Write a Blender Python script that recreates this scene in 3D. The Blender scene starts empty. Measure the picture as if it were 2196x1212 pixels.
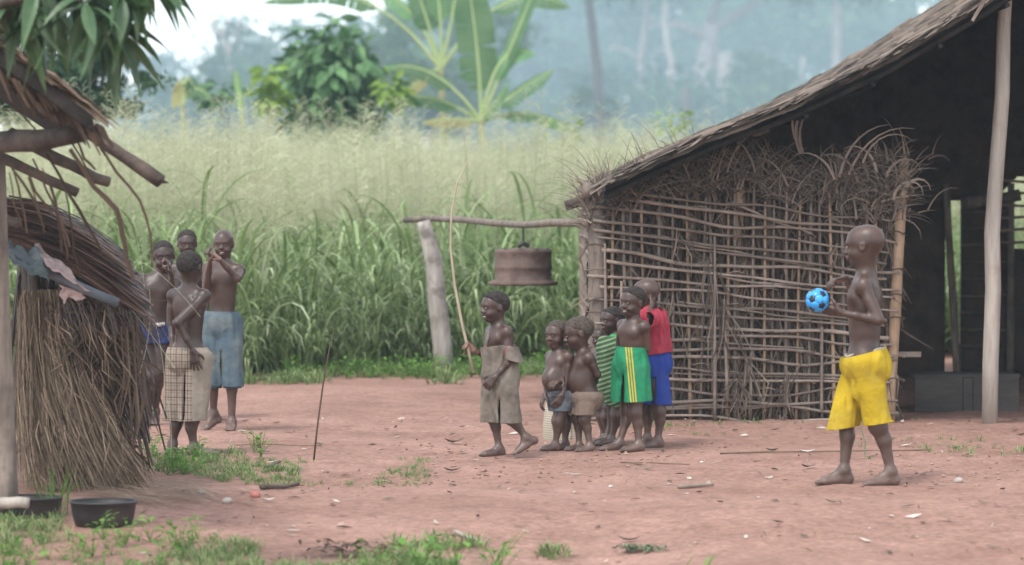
import bpy, bmesh, math, random
import numpy as np
from mathutils import Vector, Matrix
random.seed(7); RS = np.random.RandomState(11)
SC = bpy.context.scene
COL = SC.collection

# ---------------------------------------------------------------- camera
F = 8000.0; W, H = 2196.0, 1212.0; HY = 420.0; EYE = 1.5
PITCH = math.atan((H / 2 - HY) / F)
cam_d = bpy.data.cameras.new('camera'); cam = bpy.data.objects.new('camera', cam_d); COL.objects.link(cam)
cam.location = (0, 0, EYE); cam.rotation_euler = (math.pi / 2 - PITCH, 0, 0)
cam_d.sensor_width = 36.0; cam_d.lens = F / W * 36.0
cam_d.clip_start = 0.1; cam_d.clip_end = 3000
cam_d.dof.use_dof = True; cam_d.dof.focus_distance = 21.5; cam_d.dof.aperture_fstop = 3.0
SC.camera = cam

# ---------------------------------------------------------------- world, sun, exposure
world = bpy.data.worlds.new('World'); SC.world = world; world.use_nodes = True
wn = world.node_tree.nodes; wl = world.node_tree.links
bg = wn['Background']
sky = wn.new('ShaderNodeTexSky'); sky.sky_type = 'NISHITA'; sky.sun_disc = False
SUN_EL, SUN_AZ = math.radians(58), math.radians(215)      # azimuth clockwise from +Y
sky.sun_elevation = SUN_EL; sky.sun_rotation = SUN_AZ
sky.air_density = 1.0; sky.dust_density = 0.6; sky.ozone_density = 1.0
hs = wn.new('ShaderNodeHueSaturation'); hs.inputs['Saturation'].default_value = 0.22
wl.new(sky.outputs['Color'], hs.inputs['Color']); wl.new(hs.outputs['Color'], bg.inputs['Color'])
bg.inputs['Strength'].default_value = 0.15
sun_d = bpy.data.lights.new('sun', 'SUN'); sun = bpy.data.objects.new('sun', sun_d); COL.objects.link(sun)
sun_d.energy = 1.0; sun_d.angle = math.radians(10); sun_d.color = (1, 0.96, 0.9)
sdir = Vector((math.sin(SUN_AZ) * math.cos(SUN_EL), math.cos(SUN_AZ) * math.cos(SUN_EL), math.sin(SUN_EL)))
sun.rotation_euler = sdir.to_track_quat('Z', 'Y').to_euler()
sun.location = (0, 0, 30)
SC.view_settings.view_transform = 'Standard'; SC.view_settings.look = 'None'
SC.view_settings.exposure = 1.55; SC.view_settings.gamma = 1.0; SC.view_settings.use_curve_mapping = False
SC.cycles.max_bounces = 6; SC.cycles.diffuse_bounces = 3; SC.cycles.glossy_bounces = 2
SC.cycles.transmission_bounces = 3; SC.cycles.transparent_max_bounces = 8; SC.cycles.volume_bounces = 1
SC.cycles.use_denoising = True

# ---------------------------------------------------------------- helpers
FWD = Vector((0, math.cos(PITCH), -math.sin(PITCH))); UPV = Vector((0, math.sin(PITCH), math.cos(PITCH)))
def P(px, py, Y):
    """world point at world depth Y that a direction measured in the photograph leads to"""
    d = FWD + Vector((1, 0, 0)) * ((px - W / 2) / F) + UPV * ((H / 2 - py) / F)
    return Vector((0, 0, EYE)) + d * (Y / d.y)
def depth_of(py, z=0.0): return (EYE - z) * F / (py - HY)

def _hash(ix, iy, iz):
    n = (ix * 374761393 + iy * 668265263 + iz * 2147483647 * 3 + 1274126177) & 0xFFFFFFFF
    n = ((n ^ (n >> 13)) * 1274126177) & 0xFFFFFFFF
    n = n ^ (n >> 16)
    return (n & 0xFFFF) / 65535.0 * 2 - 1
def vnoise(x, y, z=0.0):
    x, y, z = np.broadcast_arrays(np.asarray(x, float), np.asarray(y, float), np.asarray(z, float))
    ix, iy, iz = np.floor(x).astype(np.int64), np.floor(y).astype(np.int64), np.floor(z).astype(np.int64)
    fx, fy, fz = x - ix, y - iy, z - iz
    fx = fx * fx * (3 - 2 * fx); fy = fy * fy * (3 - 2 * fy); fz = fz * fz * (3 - 2 * fz)
    r = 0
    for dx in (0, 1):
        for dy in (0, 1):
            for dz in (0, 1):
                w = (fx if dx else 1 - fx) * (fy if dy else 1 - fy) * (fz if dz else 1 - fz)
                r = r + w * _hash(ix + dx, iy + dy, iz + dz)
    return r
def sstep(a, b, x):
    t = np.clip((np.asarray(x, float) - a) / (b - a), 0, 1); return t * t * (3 - 2 * t)

class MB:
    """collects geometry; every vertex carries rnd (per piece) and tt (along the piece)"""
    def __init__(s): s.v = []; s.f = []; s.r = []; s.t = []
    def add(s, verts, faces, rnd=0.5, tt=None):
        o = len(s.v); s.v.extend([tuple(q) for q in verts]); s.f.extend([tuple(i + o for i in q) for q in faces])
        s.r.extend([rnd] * len(verts)); s.t.extend(tt if tt is not None else [0.5] * len(verts))
    def tube(s, pts, rad, n=7, rnd=0.5, cap=True, rough=0.0):
        pts = [Vector(q) for q in pts]; V = []; T = []; m = len(pts)
        if not hasattr(rad, '__len__'): rad = [rad] * m
        a = None
        for i, q in enumerate(pts):
            t = (pts[min(i + 1, m - 1)] - pts[max(i - 1, 0)]).normalized()
            if a is None: a = t.orthogonal().normalized()
            a = (a - t * a.dot(t)).normalized(); b = t.cross(a)
            for k in range(n):
                an = 2 * math.pi * k / n; rr = rad[i] * (1 + rough * random.uniform(-1, 1))
                V.append(q + a * math.cos(an) * rr + b * math.sin(an) * rr); T.append(i / max(m - 1, 1))
        Fc = [(i * n + k, i * n + (k + 1) % n, (i + 1) * n + (k + 1) % n, (i + 1) * n + k) for i in range(m - 1) for k in range(n)]
        if cap: Fc.append(tuple(reversed(range(n)))); Fc.append(tuple(range((m - 1) * n, m * n)))
        s.add(V, Fc, rnd, T)
    def ribbon(s, pts, wid, nrm, rnd=0.5, fold=0.0):
        """strip along pts; wid list; nrm = side direction hint; fold = V fold depth"""
        pts = [Vector(q) for q in pts]; m = len(pts); V = []; T = []
        k = 3 if fold else 2
        for i, q in enumerate(pts):
            t = (pts[min(i + 1, m - 1)] - pts[max(i - 1, 0)]).normalized()
            sd = t.cross(nrm)
            sd = sd.normalized() if sd.length > 1e-6 else t.orthogonal().normalized()
            w = wid[i] if hasattr(wid, '__len__') else wid
            V.append(q - sd * w / 2)
            if fold: V.append(q - sd.cross(t) * fold * w)
            V.append(q + sd * w / 2); T += [i / max(m - 1, 1)] * k
        Fc = []
        for i in range(m - 1):
            for j in range(k - 1): Fc.append((i * k + j, i * k + j + 1, (i + 1) * k + j + 1, (i + 1) * k + j))
        s.add(V, Fc, rnd, T)
    def box(s, c, d, rot=None, rnd=0.5):
        c = Vector(c); V = []
        for x in (-1, 1):
            for y in (-1, 1):
                for z in (-1, 1):
                    q = Vector((x * d[0] / 2, y * d[1] / 2, z * d[2] / 2))
                    V.append(c + (rot @ q if rot else q))
        s.add(V, [(0, 1, 3, 2), (4, 6, 7, 5), (0, 4, 5, 1), (2, 3, 7, 6), (0, 2, 6, 4), (1, 5, 7, 3)], rnd)
    def lathe(s, prof, n=32, c=(0, 0, 0), rnd=0.5, ax=1.0, ay=1.0):
        c = Vector(c); V = []
        for r, z in prof:
            for k in range(n):
                a = 2 * math.pi * k / n; V.append(c + Vector((r * math.cos(a) * ax, r * math.sin(a) * ay, z)))
        m = len(prof)
        s.add(V, [(i * n + k, i * n + (k + 1) % n, (i + 1) * n + (k + 1) % n, (i + 1) * n + k) for i in range(m - 1) for k in range(n)], rnd)
    def mesh(s, name, material=None, smooth=False):
        me = bpy.data.meshes.new(name); me.from_pydata(s.v, [], s.f)
        for nm, dat in (('rnd', s.r), ('tt', s.t)):
            at = me.attributes.new(nm, 'FLOAT', 'POINT'); at.data.foreach_set('value', dat)
        if smooth: me.polygons.foreach_set('use_smooth', [True] * len(me.polygons))
        if material: me.materials.append(material)
        me.update(); return me
    def build(s, name, material, parent=None, smooth=False):
        return link(name, s.mesh(name, material, smooth), parent)

def link(name, data, parent=None):
    o = bpy.data.objects.new(name, data); COL.objects.link(o)
    if parent is not None:
        o.parent = parent
        if parent.type == 'EMPTY' or True: o.matrix_parent_inverse = parent.matrix_world.inverted() if False else Matrix()
    return o
def thing(name, label, cat, loc=(0, 0, 0), group=None, rz=0.0):
    o = bpy.data.objects.new(name, None); COL.objects.link(o); o.empty_display_size = 0.1
    o.location = loc; o.rotation_euler = (0, 0, rz)
    return tag(o, label, cat, group)
def tag(o, label, cat, group=None, kind=None):
    o['label'] = label; o['category'] = cat
    if group: o['group'] = group
    if kind: o['kind'] = kind
    return o
def stuff(o, label=None, cat=None):
    o['kind'] = 'stuff'
    if label: o['label'] = label; o['category'] = cat
    return o
def shift(mb, off):
    """move collected geometry into the local frame of a thing at off"""
    off = Vector(off); mb.v = [tuple(Vector(q) - off) for q in mb.v]; return mb

def mat(name, c1, c2=None, scale=8.0, stretch=(1, 1, 1), rough=0.8, bump=0.0, bscale=None, attr=None, c3=None,
        trans=0.0, orand=0.0, detail=5.0, spec=0.3, blotch=None, ramp=(0.35, 0.68), sss=0.0, coord='Object'):
    """procedural material: noise (or the rnd attribute) mixes c1..c2, optional blotches, bump, translucency"""
    m = bpy.data.materials.new(name); m.use_nodes = True; n = m.node_tree.nodes; l = m.node_tree.links
    b = n['Principled BSDF']; out = n['Material Output']
    b.inputs['Roughness'].default_value = rough; b.inputs['Specular IOR Level'].default_value = spec
    c2 = c2 or c1
    tc = n.new('ShaderNodeTexCoord'); mp = n.new('ShaderNodeMapping'); mp.inputs['Scale'].default_value = stretch
    l.new(tc.outputs[coord], mp.inputs['Vector'])
    nz = n.new('ShaderNodeTexNoise'); nz.inputs['Scale'].default_value = scale; nz.inputs['Detail'].default_value = detail
    nz.inputs['Roughness'].default_value = 0.6
    l.new(mp.outputs['Vector'], nz.inputs['Vector'])
    rp = n.new('ShaderNodeValToRGB'); e = rp.color_ramp.elements
    e[0].position, e[1].position = ramp; e[0].color = (*c1, 1); e[1].color = (*c2, 1)
    fac = nz.outputs['Fac']
    if attr:
        at = n.new('ShaderNodeAttribute'); at.attribute_name = attr
        mx = n.new('ShaderNodeMath'); mx.operation = 'MULTIPLY_ADD'; mx.inputs[1].default_value = 0.4; mx.inputs[2].default_value = -0.2
        l.new(nz.outputs['Fac'], mx.inputs[0])
        ad = n.new('ShaderNodeMath'); ad.operation = 'ADD'; l.new(at.outputs['Fac'], ad.inputs[0]); l.new(mx.outputs[0], ad.inputs[1])
        fac = ad.outputs[0]; e[0].position, e[1].position = 0.0, 1.0
        if c3: k = e.new(0.5); k.color = (*c3, 1)
    elif c3:
        k = e.new((ramp[0] + ramp[1]) / 2); k.color = (*c3, 1)
    l.new(fac, rp.inputs['Fac']); col = rp.outputs['Color']
    if blotch:
        bc, bs, lo, hi, amt = blotch
        n2 = n.new('ShaderNodeTexNoise'); n2.inputs['Scale'].default_value = bs; n2.inputs['Detail'].default_value = 4
        l.new(tc.outputs[coord], n2.inputs['Vector'])
        mr = n.new('ShaderNodeMapRange'); mr.inputs[1].default_value = lo; mr.inputs[2].default_value = hi; mr.inputs[4].default_value = amt
        l.new(n2.outputs['Fac'], mr.inputs[0])
        mi = n.new('ShaderNodeMix'); mi.data_type = 'RGBA'; l.new(mr.outputs[0], mi.inputs[0]); l.new(col, mi.inputs[6]); mi.inputs[7].default_value = (*bc, 1)
        col = mi.outputs[2]
    if orand:
        oi = n.new('ShaderNodeObjectInfo'); mr = n.new('ShaderNodeMapRange'); mr.inputs[3].default_value = 1 - orand; mr.inputs[4].default_value = 1 + orand
        l.new(oi.outputs['Random'], mr.inputs[0])
        vm = n.new('ShaderNodeVectorMath'); vm.operation = 'SCALE'; l.new(col, vm.inputs[0]); l.new(mr.outputs[0], vm.inputs['Scale']); col = vm.outputs[0]
    l.new(col, b.inputs['Base Color'])
    if bump:
        nb = n.new('ShaderNodeTexNoise'); nb.inputs['Scale'].default_value = bscale or scale * 4; nb.inputs['Detail'].default_value = 6
        l.new(mp.outputs['Vector'], nb.inputs['Vector'])
        bp = n.new('ShaderNodeBump'); bp.inputs['Strength'].default_value = bump; bp.inputs['Distance'].default_value = 0.02
        l.new(nb.outputs['Fac'], bp.inputs['Height']); l.new(bp.outputs['Normal'], b.inputs['Normal'])
    if sss:
        b.inputs['Subsurface Weight'].default_value = sss; b.inputs['Subsurface Radius'].default_value = (0.02, 0.008, 0.005)
    if trans:
        tr = n.new('ShaderNodeBsdfTranslucent'); l.new(col, tr.inputs['Color'])
        ms = n.new('ShaderNodeMixShader'); ms.inputs[0].default_value = trans
        l.new(b.outputs[0], ms.inputs[1]); l.new(tr.outputs[0], ms.inputs[2]); l.new(ms.outputs[0], out.inputs['Surface'])
    m['col_socket'] = 1
    return m

M = {}
M['dirt'] = mat('dirt', (0.26, 0.146, 0.112), (0.38, 0.228, 0.182), 1.3, rough=0.95, bump=0.5, bscale=30, detail=9,
                blotch=((0.175, 0.095, 0.07), 2.6, 0.5, 0.72, 0.6), spec=0.15)
def speckle(m, scale, lo, hi, stretch=(1, 1, 1)):
    n, l = m.node_tree.nodes, m.node_tree.links; b = n['Principled BSDF']; src = b.inputs['Base Color'].links[0].from_socket
    tc = n.new('ShaderNodeTexCoord'); mp = n.new('ShaderNodeMapping'); mp.inputs['Scale'].default_value = stretch; l.new(tc.outputs['Object'], mp.inputs[0])
    nz = n.new('ShaderNodeTexNoise'); nz.inputs['Scale'].default_value = scale; nz.inputs['Detail'].default_value = 8; nz.inputs['Roughness'].default_value = .7; l.new(mp.outputs[0], nz.inputs['Vector'])
    mr = n.new('ShaderNodeMapRange'); mr.inputs[1].default_value = .3; mr.inputs[2].default_value = .7; mr.inputs[3].default_value = lo; mr.inputs[4].default_value = hi; l.new(nz.outputs['Fac'], mr.inputs[0])
    vm = n.new('ShaderNodeVectorMath'); vm.operation = 'SCALE'; l.new(src, vm.inputs[0]); l.new(mr.outputs[0], vm.inputs['Scale']); l.new(vm.outputs[0], b.inputs['Base Color'])
speckle(M['dirt'], 26, .62, 1.28); speckle(M['dirt'], 9, .85, 1.12); speckle(M['dirt'], 3.2, .86, 1.1, (1, .45, 1))
M['dry'] = mat('dry_leaf', (0.06, 0.045, 0.036), (0.29, 0.23, 0.18), 14, attr='rnd', c3=(0.13, 0.10, 0.08), rough=0.85, trans=0.12)
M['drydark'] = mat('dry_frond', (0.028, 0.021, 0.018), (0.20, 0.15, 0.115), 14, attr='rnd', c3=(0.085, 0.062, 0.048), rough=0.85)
M['stick'] = mat('stick_wood', (0.165, 0.125, 0.10), (0.29, 0.235, 0.195), 6, (1, 1, 1), 0.8, 0.4, 40, orand=0.25)
M['pole'] = mat('pole_wood', (0.12, 0.095, 0.078), (0.25, 0.205, 0.17), 5, (3, 3, 0.5), 0.85, 0.5, 14, orand=0.2, blotch=((0.09, 0.07, 0.06), 9, 0.5, 0.7, 0.6))
M['palepole'] = mat('pale_pole', (0.28, 0.245, 0.21), (0.42, 0.37, 0.325), 4, (4, 4, 0.6), 0.75, 0.35, 14, blotch=((0.24, 0.15, 0.10), 5, 0.6, 0.75, 0.6))
M['darkpole'] = mat('dark_pole', (0.05, 0.038, 0.032), (0.14, 0.105, 0.085), 6, (1, 1, 1), 0.85, 0.6, 25, orand=0.2)
M['thatchleaf'] = mat('thatch_leaf', (0.035, 0.027, 0.023), (0.19, 0.15, 0.12), 14, attr='rnd', c3=(0.11, 0.085, 0.068), rough=0.85)
M['thatch'] = mat('thatch_dark', (0.012, 0.010, 0.009), (0.038, 0.031, 0.027), 6, (1, 1, 1), 0.95, 0.6, 30)  # shade under the roofs is put into this dark base colour
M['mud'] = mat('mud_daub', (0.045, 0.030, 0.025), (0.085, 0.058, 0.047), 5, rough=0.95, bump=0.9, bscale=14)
M['board'] = mat('grey_board', (0.05, 0.043, 0.04), (0.08, 0.07, 0.064), 5, (1, 1, 4), 0.85, 0.3, 20)
M['grass'] = mat('tall_grass_leaf', (0.14, 0.21, 0.065), (0.48, 0.55, 0.34), 3, attr='rnd', c3=(0.24, 0.325, 0.13), rough=0.5, trans=0.35, orand=0.2, spec=0.45)
M['seed'] = mat('grass_seed_head', (0.42, 0.43, 0.26), (0.66, 0.65, 0.46), 3, attr='rnd', rough=0.8, trans=0.35, orand=0.15)
M['weed'] = mat('weed_leaf', (0.09, 0.20, 0.035), (0.20, 0.36, 0.075), 3, attr='rnd', c3=(0.13, 0.27, 0.05), rough=0.6, trans=0.35, orand=0.2)
M['turf'] = mat('short_turf', (0.10, 0.165, 0.055), (0.26, 0.33, 0.14), 3, attr='rnd', c3=(0.17, 0.24, 0.09), rough=0.7, trans=0.3, orand=0.2)
M['mango'] = mat('mango_leaf', (0.028, 0.075, 0.03), (0.085, 0.15, 0.06), 5, rough=0.42, trans=0.2, orand=0.45, spec=0.5)
M['bush'] = mat('bush_leaf', (0.05, 0.13, 0.045), (0.14, 0.26, 0.095), 3, rough=0.5, trans=0.25, orand=0.45, spec=0.45)
M['banana'] = mat('banana_leaf', (0.085, 0.19, 0.075), (0.17, 0.29, 0.135), 2, rough=0.45, trans=0.3, orand=0.4, spec=0.4)
M['bananadry'] = mat('banana_leaf_dry', (0.28, 0.25, 0.11), (0.40, 0.38, 0.17), 2, rough=0.7, trans=0.3)
M['rib'] = mat('leaf_rib', (0.30, 0.38, 0.16), (0.38, 0.44, 0.22), 3, rough=0.6)
M['stem'] = mat('banana_stem', (0.17, 0.15, 0.08), (0.27, 0.28, 0.14), 3, (1, 1, 0.3), 0.7)
M['canopy'] = mat('forest_leaf', (0.03, 0.07, 0.03), (0.10, 0.17, 0.07), 0.4, attr='rnd', c3=(0.055, 0.115, 0.045), rough=0.7, trans=0.25, orand=0.3)
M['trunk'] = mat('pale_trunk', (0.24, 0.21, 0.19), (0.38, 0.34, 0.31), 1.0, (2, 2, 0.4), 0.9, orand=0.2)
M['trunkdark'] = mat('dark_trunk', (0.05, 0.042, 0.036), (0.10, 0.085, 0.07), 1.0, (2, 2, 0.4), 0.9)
# ---------------------------------------------------------------- ground
def field_edge(x): return 31.9 + 1.05 * np.clip(np.asarray(x, float) + 0.6, -4, 2.2)
def gh(x, y, fine=True):
    x = np.asarray(x, float); y = np.asarray(y, float)
    near = 1 - sstep(15.8, 18.8, y)
    z = -0.055 * near + 0.045 * vnoise(x * 0.55 + 3, y * 0.55) * (1 - sstep(17.2, 19.2, y)) * sstep(-1.4, 0.0, x) - 0.03 * (1 - sstep(-1.2, -.4, x)) * (1 - sstep(15.2, 16.9, y))
    z = z - 0.07 * np.exp(-((x - 0.25 - (y - 16) * 0.06) / 0.42) ** 2) * (1 - sstep(16.5, 18.8, y))
    z = z + 0.035 * np.exp(-((x + 1.75) / 0.7) ** 2 - ((y - 18.6) / 0.7) ** 2)
    z = z + 0.02 * vnoise(x * 0.8, y * 0.8 + 9) * sstep(19, 20, y) * (1 - sstep(31, 34, y)) * 0.6
    if fine:
        rg = sstep(17.8, 19.6, y) * (1 - sstep(25, 30, y))
        z = z + rg * (0.012 * vnoise(x * 7, y * 7, 2) + 0.007 * vnoise(x * 15, y * 17, 5)) * (0.5 + 0.5 * (vnoise(x * 1.1, y * 1.1, 8) + 0.4))
        z = z + 0.0022 * vnoise(x * 11, y * 11, 3)
    return z
def gz(x, y): return float(gh(x, y))
def G(px, py):
    """point of the ground seen in direction px, py"""
    Y = depth_of(py)
    for _ in range(6):
        q = P(px, py, Y); Y = depth_of(py, gz(q.x, q.y))
    return P(px, py, Y)
xs = np.concatenate([[-900, -500, -250, -120, -60, -30, -18, -12, -9, -7.5, -6.5, -5.8], np.arange(-5.2, 6.5, 0.06), [6.9, 7.5, 8.5, 10, 13, 18, 30, 60, 120, 250, 500, 900]])
ys = np.concatenate([[-40, -20, -8, 0, 5, 8, 10, 11.2], np.arange(12, 33, 0.06), np.arange(33.4, 40, 0.5), [42, 46, 52, 60, 75, 100, 140, 200, 300, 420, 600, 900, 1300]])
XX, YY = np.meshgrid(xs, ys)
ZZ = gh(XX, YY)
nx, ny = len(xs), len(ys)
gv = np.stack([XX.ravel(), YY.ravel(), ZZ.ravel()], 1)
ii = (np.arange(ny - 1)[:, None] * nx + np.arange(nx - 1)[None, :]).ravel()
gf = np.stack([ii, ii + 1, ii + nx + 1, ii + nx], 1)
def np_mesh(name, v, f, smooth=True):
    me = bpy.data.meshes.new(name); me.vertices.add(len(v)); me.vertices.foreach_set('co', np.asarray(v, np.float32).ravel())
    k = f.shape[1]; me.loops.add(f.size); me.loops.foreach_set('vertex_index', np.asarray(f, np.int32).ravel())
    me.polygons.add(len(f)); me.polygons.foreach_set('loop_start', np.arange(0, f.size, k, dtype=np.int32))
    me.polygons.foreach_set('loop_total', np.full(len(f), k, np.int32))
    me.update(calc_edges=True); me.validate()
    if smooth: me.polygons.foreach_set('use_smooth', np.ones(len(me.polygons), bool))
    return me
gm = np_mesh('ground', gv, gf); gm.materials.append(M['dirt'])
ground = link('ground', gm); ground['kind'] = 'structure'

# ---------------------------------------------------------------- scattering of uncountable plants (geometry nodes)
def scatter(name, pts, meshes, label, cat):
    """pts: rows x,y,z, rx,ry,rz, s, idx"""
    pts = np.asarray(pts, float)
    me = bpy.data.meshes.new(name); me.vertices.add(len(pts)); me.vertices.foreach_set('co', pts[:, :3].astype(np.float32).ravel())
    a = me.attributes.new('rot', 'FLOAT_VECTOR', 'POINT'); a.data.foreach_set('vector', pts[:, 3:6].astype(np.float32).ravel())
    a = me.attributes.new('scl', 'FLOAT', 'POINT'); a.data.foreach_set('value', pts[:, 6].astype(np.float32))
    a = me.attributes.new('idx', 'INT', 'POINT'); a.data.foreach_set('value', pts[:, 7].astype(np.int32))
    me.update()
    c = bpy.data.collections.new(name + '_source')
    for i, m in enumerate(meshes):
        c.objects.link(bpy.data.objects.new('%s_tuft_%02d' % (name, i), m))
    ng = bpy.data.node_groups.new(name, 'GeometryNodeTree')
    ng.interface.new_socket('Geometry', in_out='INPUT', socket_type='NodeSocketGeometry')
    ng.interface.new_socket('Geometry', in_out='OUTPUT', socket_type='NodeSocketGeometry')
    n = ng.nodes; l = ng.links
    gi = n.new('NodeGroupInput'); go = n.new('NodeGroupOutput')
    ci = n.new('GeometryNodeCollectionInfo'); ci.inputs['Collection'].default_value = c
    ci.inputs['Separate Children'].default_value = True; ci.inputs['Reset Children'].default_value = True
    ip = n.new('GeometryNodeInstanceOnPoints'); ip.inputs['Pick Instance'].default_value = True
    def na(nm, ty):
        q = n.new('GeometryNodeInputNamedAttribute'); q.data_type = ty; q.inputs['Name'].default_value = nm; return q.outputs['Attribute']
    l.new(gi.outputs[0], ip.inputs['Points']); l.new(ci.outputs[0], ip.inputs['Instance'])
    l.new(na('idx', 'INT'), ip.inputs['Instance Index'])
    er = n.new('FunctionNodeEulerToRotation'); l.new(na('rot', 'FLOAT_VECTOR'), er.inputs[0]); l.new(er.outputs[0], ip.inputs['Rotation'])
    l.new(na('scl', 'FLOAT'), ip.inputs['Scale']); l.new(ip.outputs[0], go.inputs[0])
    o = link(name, me); md = o.modifiers.new('scatter', 'NODES'); md.node_group = ng
    return stuff(o, label, cat)

def blade(mb, base, az, L, w, lean, droop, segs=6, rnd=None, fold=0.18):
    """one arching grass leaf"""
    d = Vector((math.cos(az), math.sin(az), 0)); p = Vector(base); pts = [p.copy()]; ws = []
    ang = lean
    for i in range(segs):
        ang = lean + droop * ((i + 1) / segs) ** 1.8
        p = p + (d * math.sin(ang) + Vector((0, 0, 1)) * math.cos(ang)) * (L / segs); pts.append(p.copy())
    for i in range(segs + 1):
        t = i / segs; ws.append(w * (0.35 + 0.65 * min(1, t * 4)) * (1 - max(0, (t - 0.55) / 0.45) ** 1.5) + 0.001)
    side = Vector((-d.y, d.x, 0))
    mb.ribbon(pts, ws, d.cross(side) * 1.0 + d * 0.3 + Vector((0, 0, 0.4)), random.random() if rnd is None else rnd, fold)

def tall_tuft(seed):
    random.seed(seed); mb = MB()
    for i in range(62):                                   # leaves rising off culms
        az = random.uniform(0, 6.283); h0 = random.uniform(0, 1.05)
        r = random.uniform(0, 0.28); b = (r * math.cos(az + 1), r * math.sin(az + 1), h0 * random.uniform(0.2, 1))
        blade(mb, b, az, random.uniform(0.45, 1.0), random.uniform(0.015, 0.034), random.uniform(0.05, 0.5), random.uniform(1.1, 2.7), 7)
    return mb.mesh('tall_grass_tuft', M['grass'])
def seed_tuft(seed):
    random.seed(seed); mb = MB(); mg = MB()
    for i in range(9):
        az = random.uniform(0, 6.283); r = random.uniform(0, 0.25); hgt = random.uniform(1.35, 2.32); ln = random.uniform(0.02, 0.14)
        b = Vector((r * math.cos(az), r * math.sin(az), 0)); d = Vector((math.cos(az), math.sin(az), 0))
        pts = [b + d * ln * hgt * (k / 5) ** 2 + Vector((0, 0, hgt * k / 5)) for k in range(6)]
        rn = random.random()
        mb.tube(pts, [0.004, 0.004, 0.0035, 0.003, 0.0025, 0.0015], 3, rn * 0.4, cap=False)
        t0 = 0.76
        for k in range(26):                                # open panicle of fine branchlets
            t = random.uniform(t0, 1.0); q = pts[0].lerp(pts[-1], t) if False else b + d * ln * hgt * t * t + Vector((0, 0, hgt * t))
            a2 = random.uniform(0, 6.283); L = random.uniform(0.10, 0.24) * (1.25 - t) * 3.2 * 0.45 + 0.04
            e = Vector((math.cos(a2), math.sin(a2), random.uniform(0.5, 1.3))).normalized()
            m = q + e * L * 0.6; tip = q + e * L + Vector((0, 0, -0.25 * L))
            mb.ribbon([q, m, tip], [0.0018, 0.0036, 0.0024], Vector((math.sin(a2), -math.cos(a2), 0.3)), random.random())
    return mb.mesh('seed_grass_tuft', M['seed'])
def short_tuft(seed, n=16, L=(0.05, 0.13), w=0.006, m='turf', dr=(0.3, 1.3)):
    random.seed(seed); mb = MB()
    for i in range(n):
        az = random.uniform(0, 6.283); r = random.uniform(0, 0.06)
        blade(mb, (r * math.cos(az), r * math.sin(az), -0.005), az + random.uniform(-1, 1), random.uniform(*L), w * random.uniform(0.7, 1.4), random.uniform(0.1, 0.7), random.uniform(*dr), 3, fold=0)
    return mb.mesh('short_tuft', M[m])
def weed_plant(seed, n=14, sz=0.05, h=0.16):
    random.seed(seed); mb = MB()
    for i in range(n):
        az = random.uniform(0, 6.283); z = random.uniform(0.02, h); r = random.uniform(0.01, 0.09)
        c = Vector((r * math.cos(az), r * math.sin(az), z)); d = Vector((math.cos(az), math.sin(az), random.uniform(-0.2, 0.5))).normalized()
        L = sz * random.uniform(0.7, 1.5)
        mb.ribbon([c, c + d * L * 0.5 + Vector((0, 0, 0.008)), c + d * L], [0.004, L * 0.55, 0.003], Vector((0, 0, 1)), random.random(), 0.12)
        mb.ribbon([Vector((0, 0, 0)), c], [0.004, 0.003], Vector((math.sin(az), math.cos(az), 0)), 0.1)
    return mb.mesh('weed', M['weed'])

random.seed(3)
tt = [tall_tuft(20 + i) for i in range(7)]; stf = [seed_tuft(60 + i) for i in range(6)]
pts = []; spts = []
def hutclear(x, y): return 0.3 < x < 9.5 and 22 < y < 32.6
y = 30.0
while y < 78:
    dens = 9.0 if y < 36 else (4.5 if y < 46 else 2.6)
    st = 1 / math.sqrt(dens); hw = 0.142 * y + 1.2
    for x in np.arange(-hw, hw, st):
        xx = x + random.uniform(-.5, .5) * st; yy = y + random.uniform(-.5, .5) * st
        e = float(field_edge(xx)) + 0.35 * float(vnoise(xx * 1.3, 7.7))
        if yy < e + 0.25 or hutclear(xx, yy): continue
        fr = min(1, 0.55 + (yy - e) * 0.35)
        s = random.uniform(0.75, 1.08) * fr * (1 + 0.12 * float(vnoise(xx * 0.7, yy * 0.7, 4)))
        pts.append((xx, yy, gz(xx, yy) - 0.02, random.gauss(0, .07), random.gauss(0, .07), random.uniform(0, 6.28), s * 1.08, random.randrange(7)))
        if yy > e + 1.0 and random.random() < min(.85, (yy - e - 0.6) / 5.5):
            spts.append((xx, yy, gz(xx, yy), random.gauss(0, .04), random.gauss(0, .04), random.uniform(0, 6.28), random.uniform(0.85, 1.1), random.randrange(6)))
            if yy > 42: spts.append((xx + .2, yy + .1, gz(xx, yy), 0, 0, random.uniform(0, 6.28), random.uniform(0.8, 1.08), random.randrange(6)))
    y += st
scatter('tall_grass', pts, tt, 'tall green broad-leaved grass filling the field behind the yard', 'grass')
scatter('seeding_grass', spts, stf, 'pale beige seed heads rising over the tall grass', 'grass')

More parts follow.
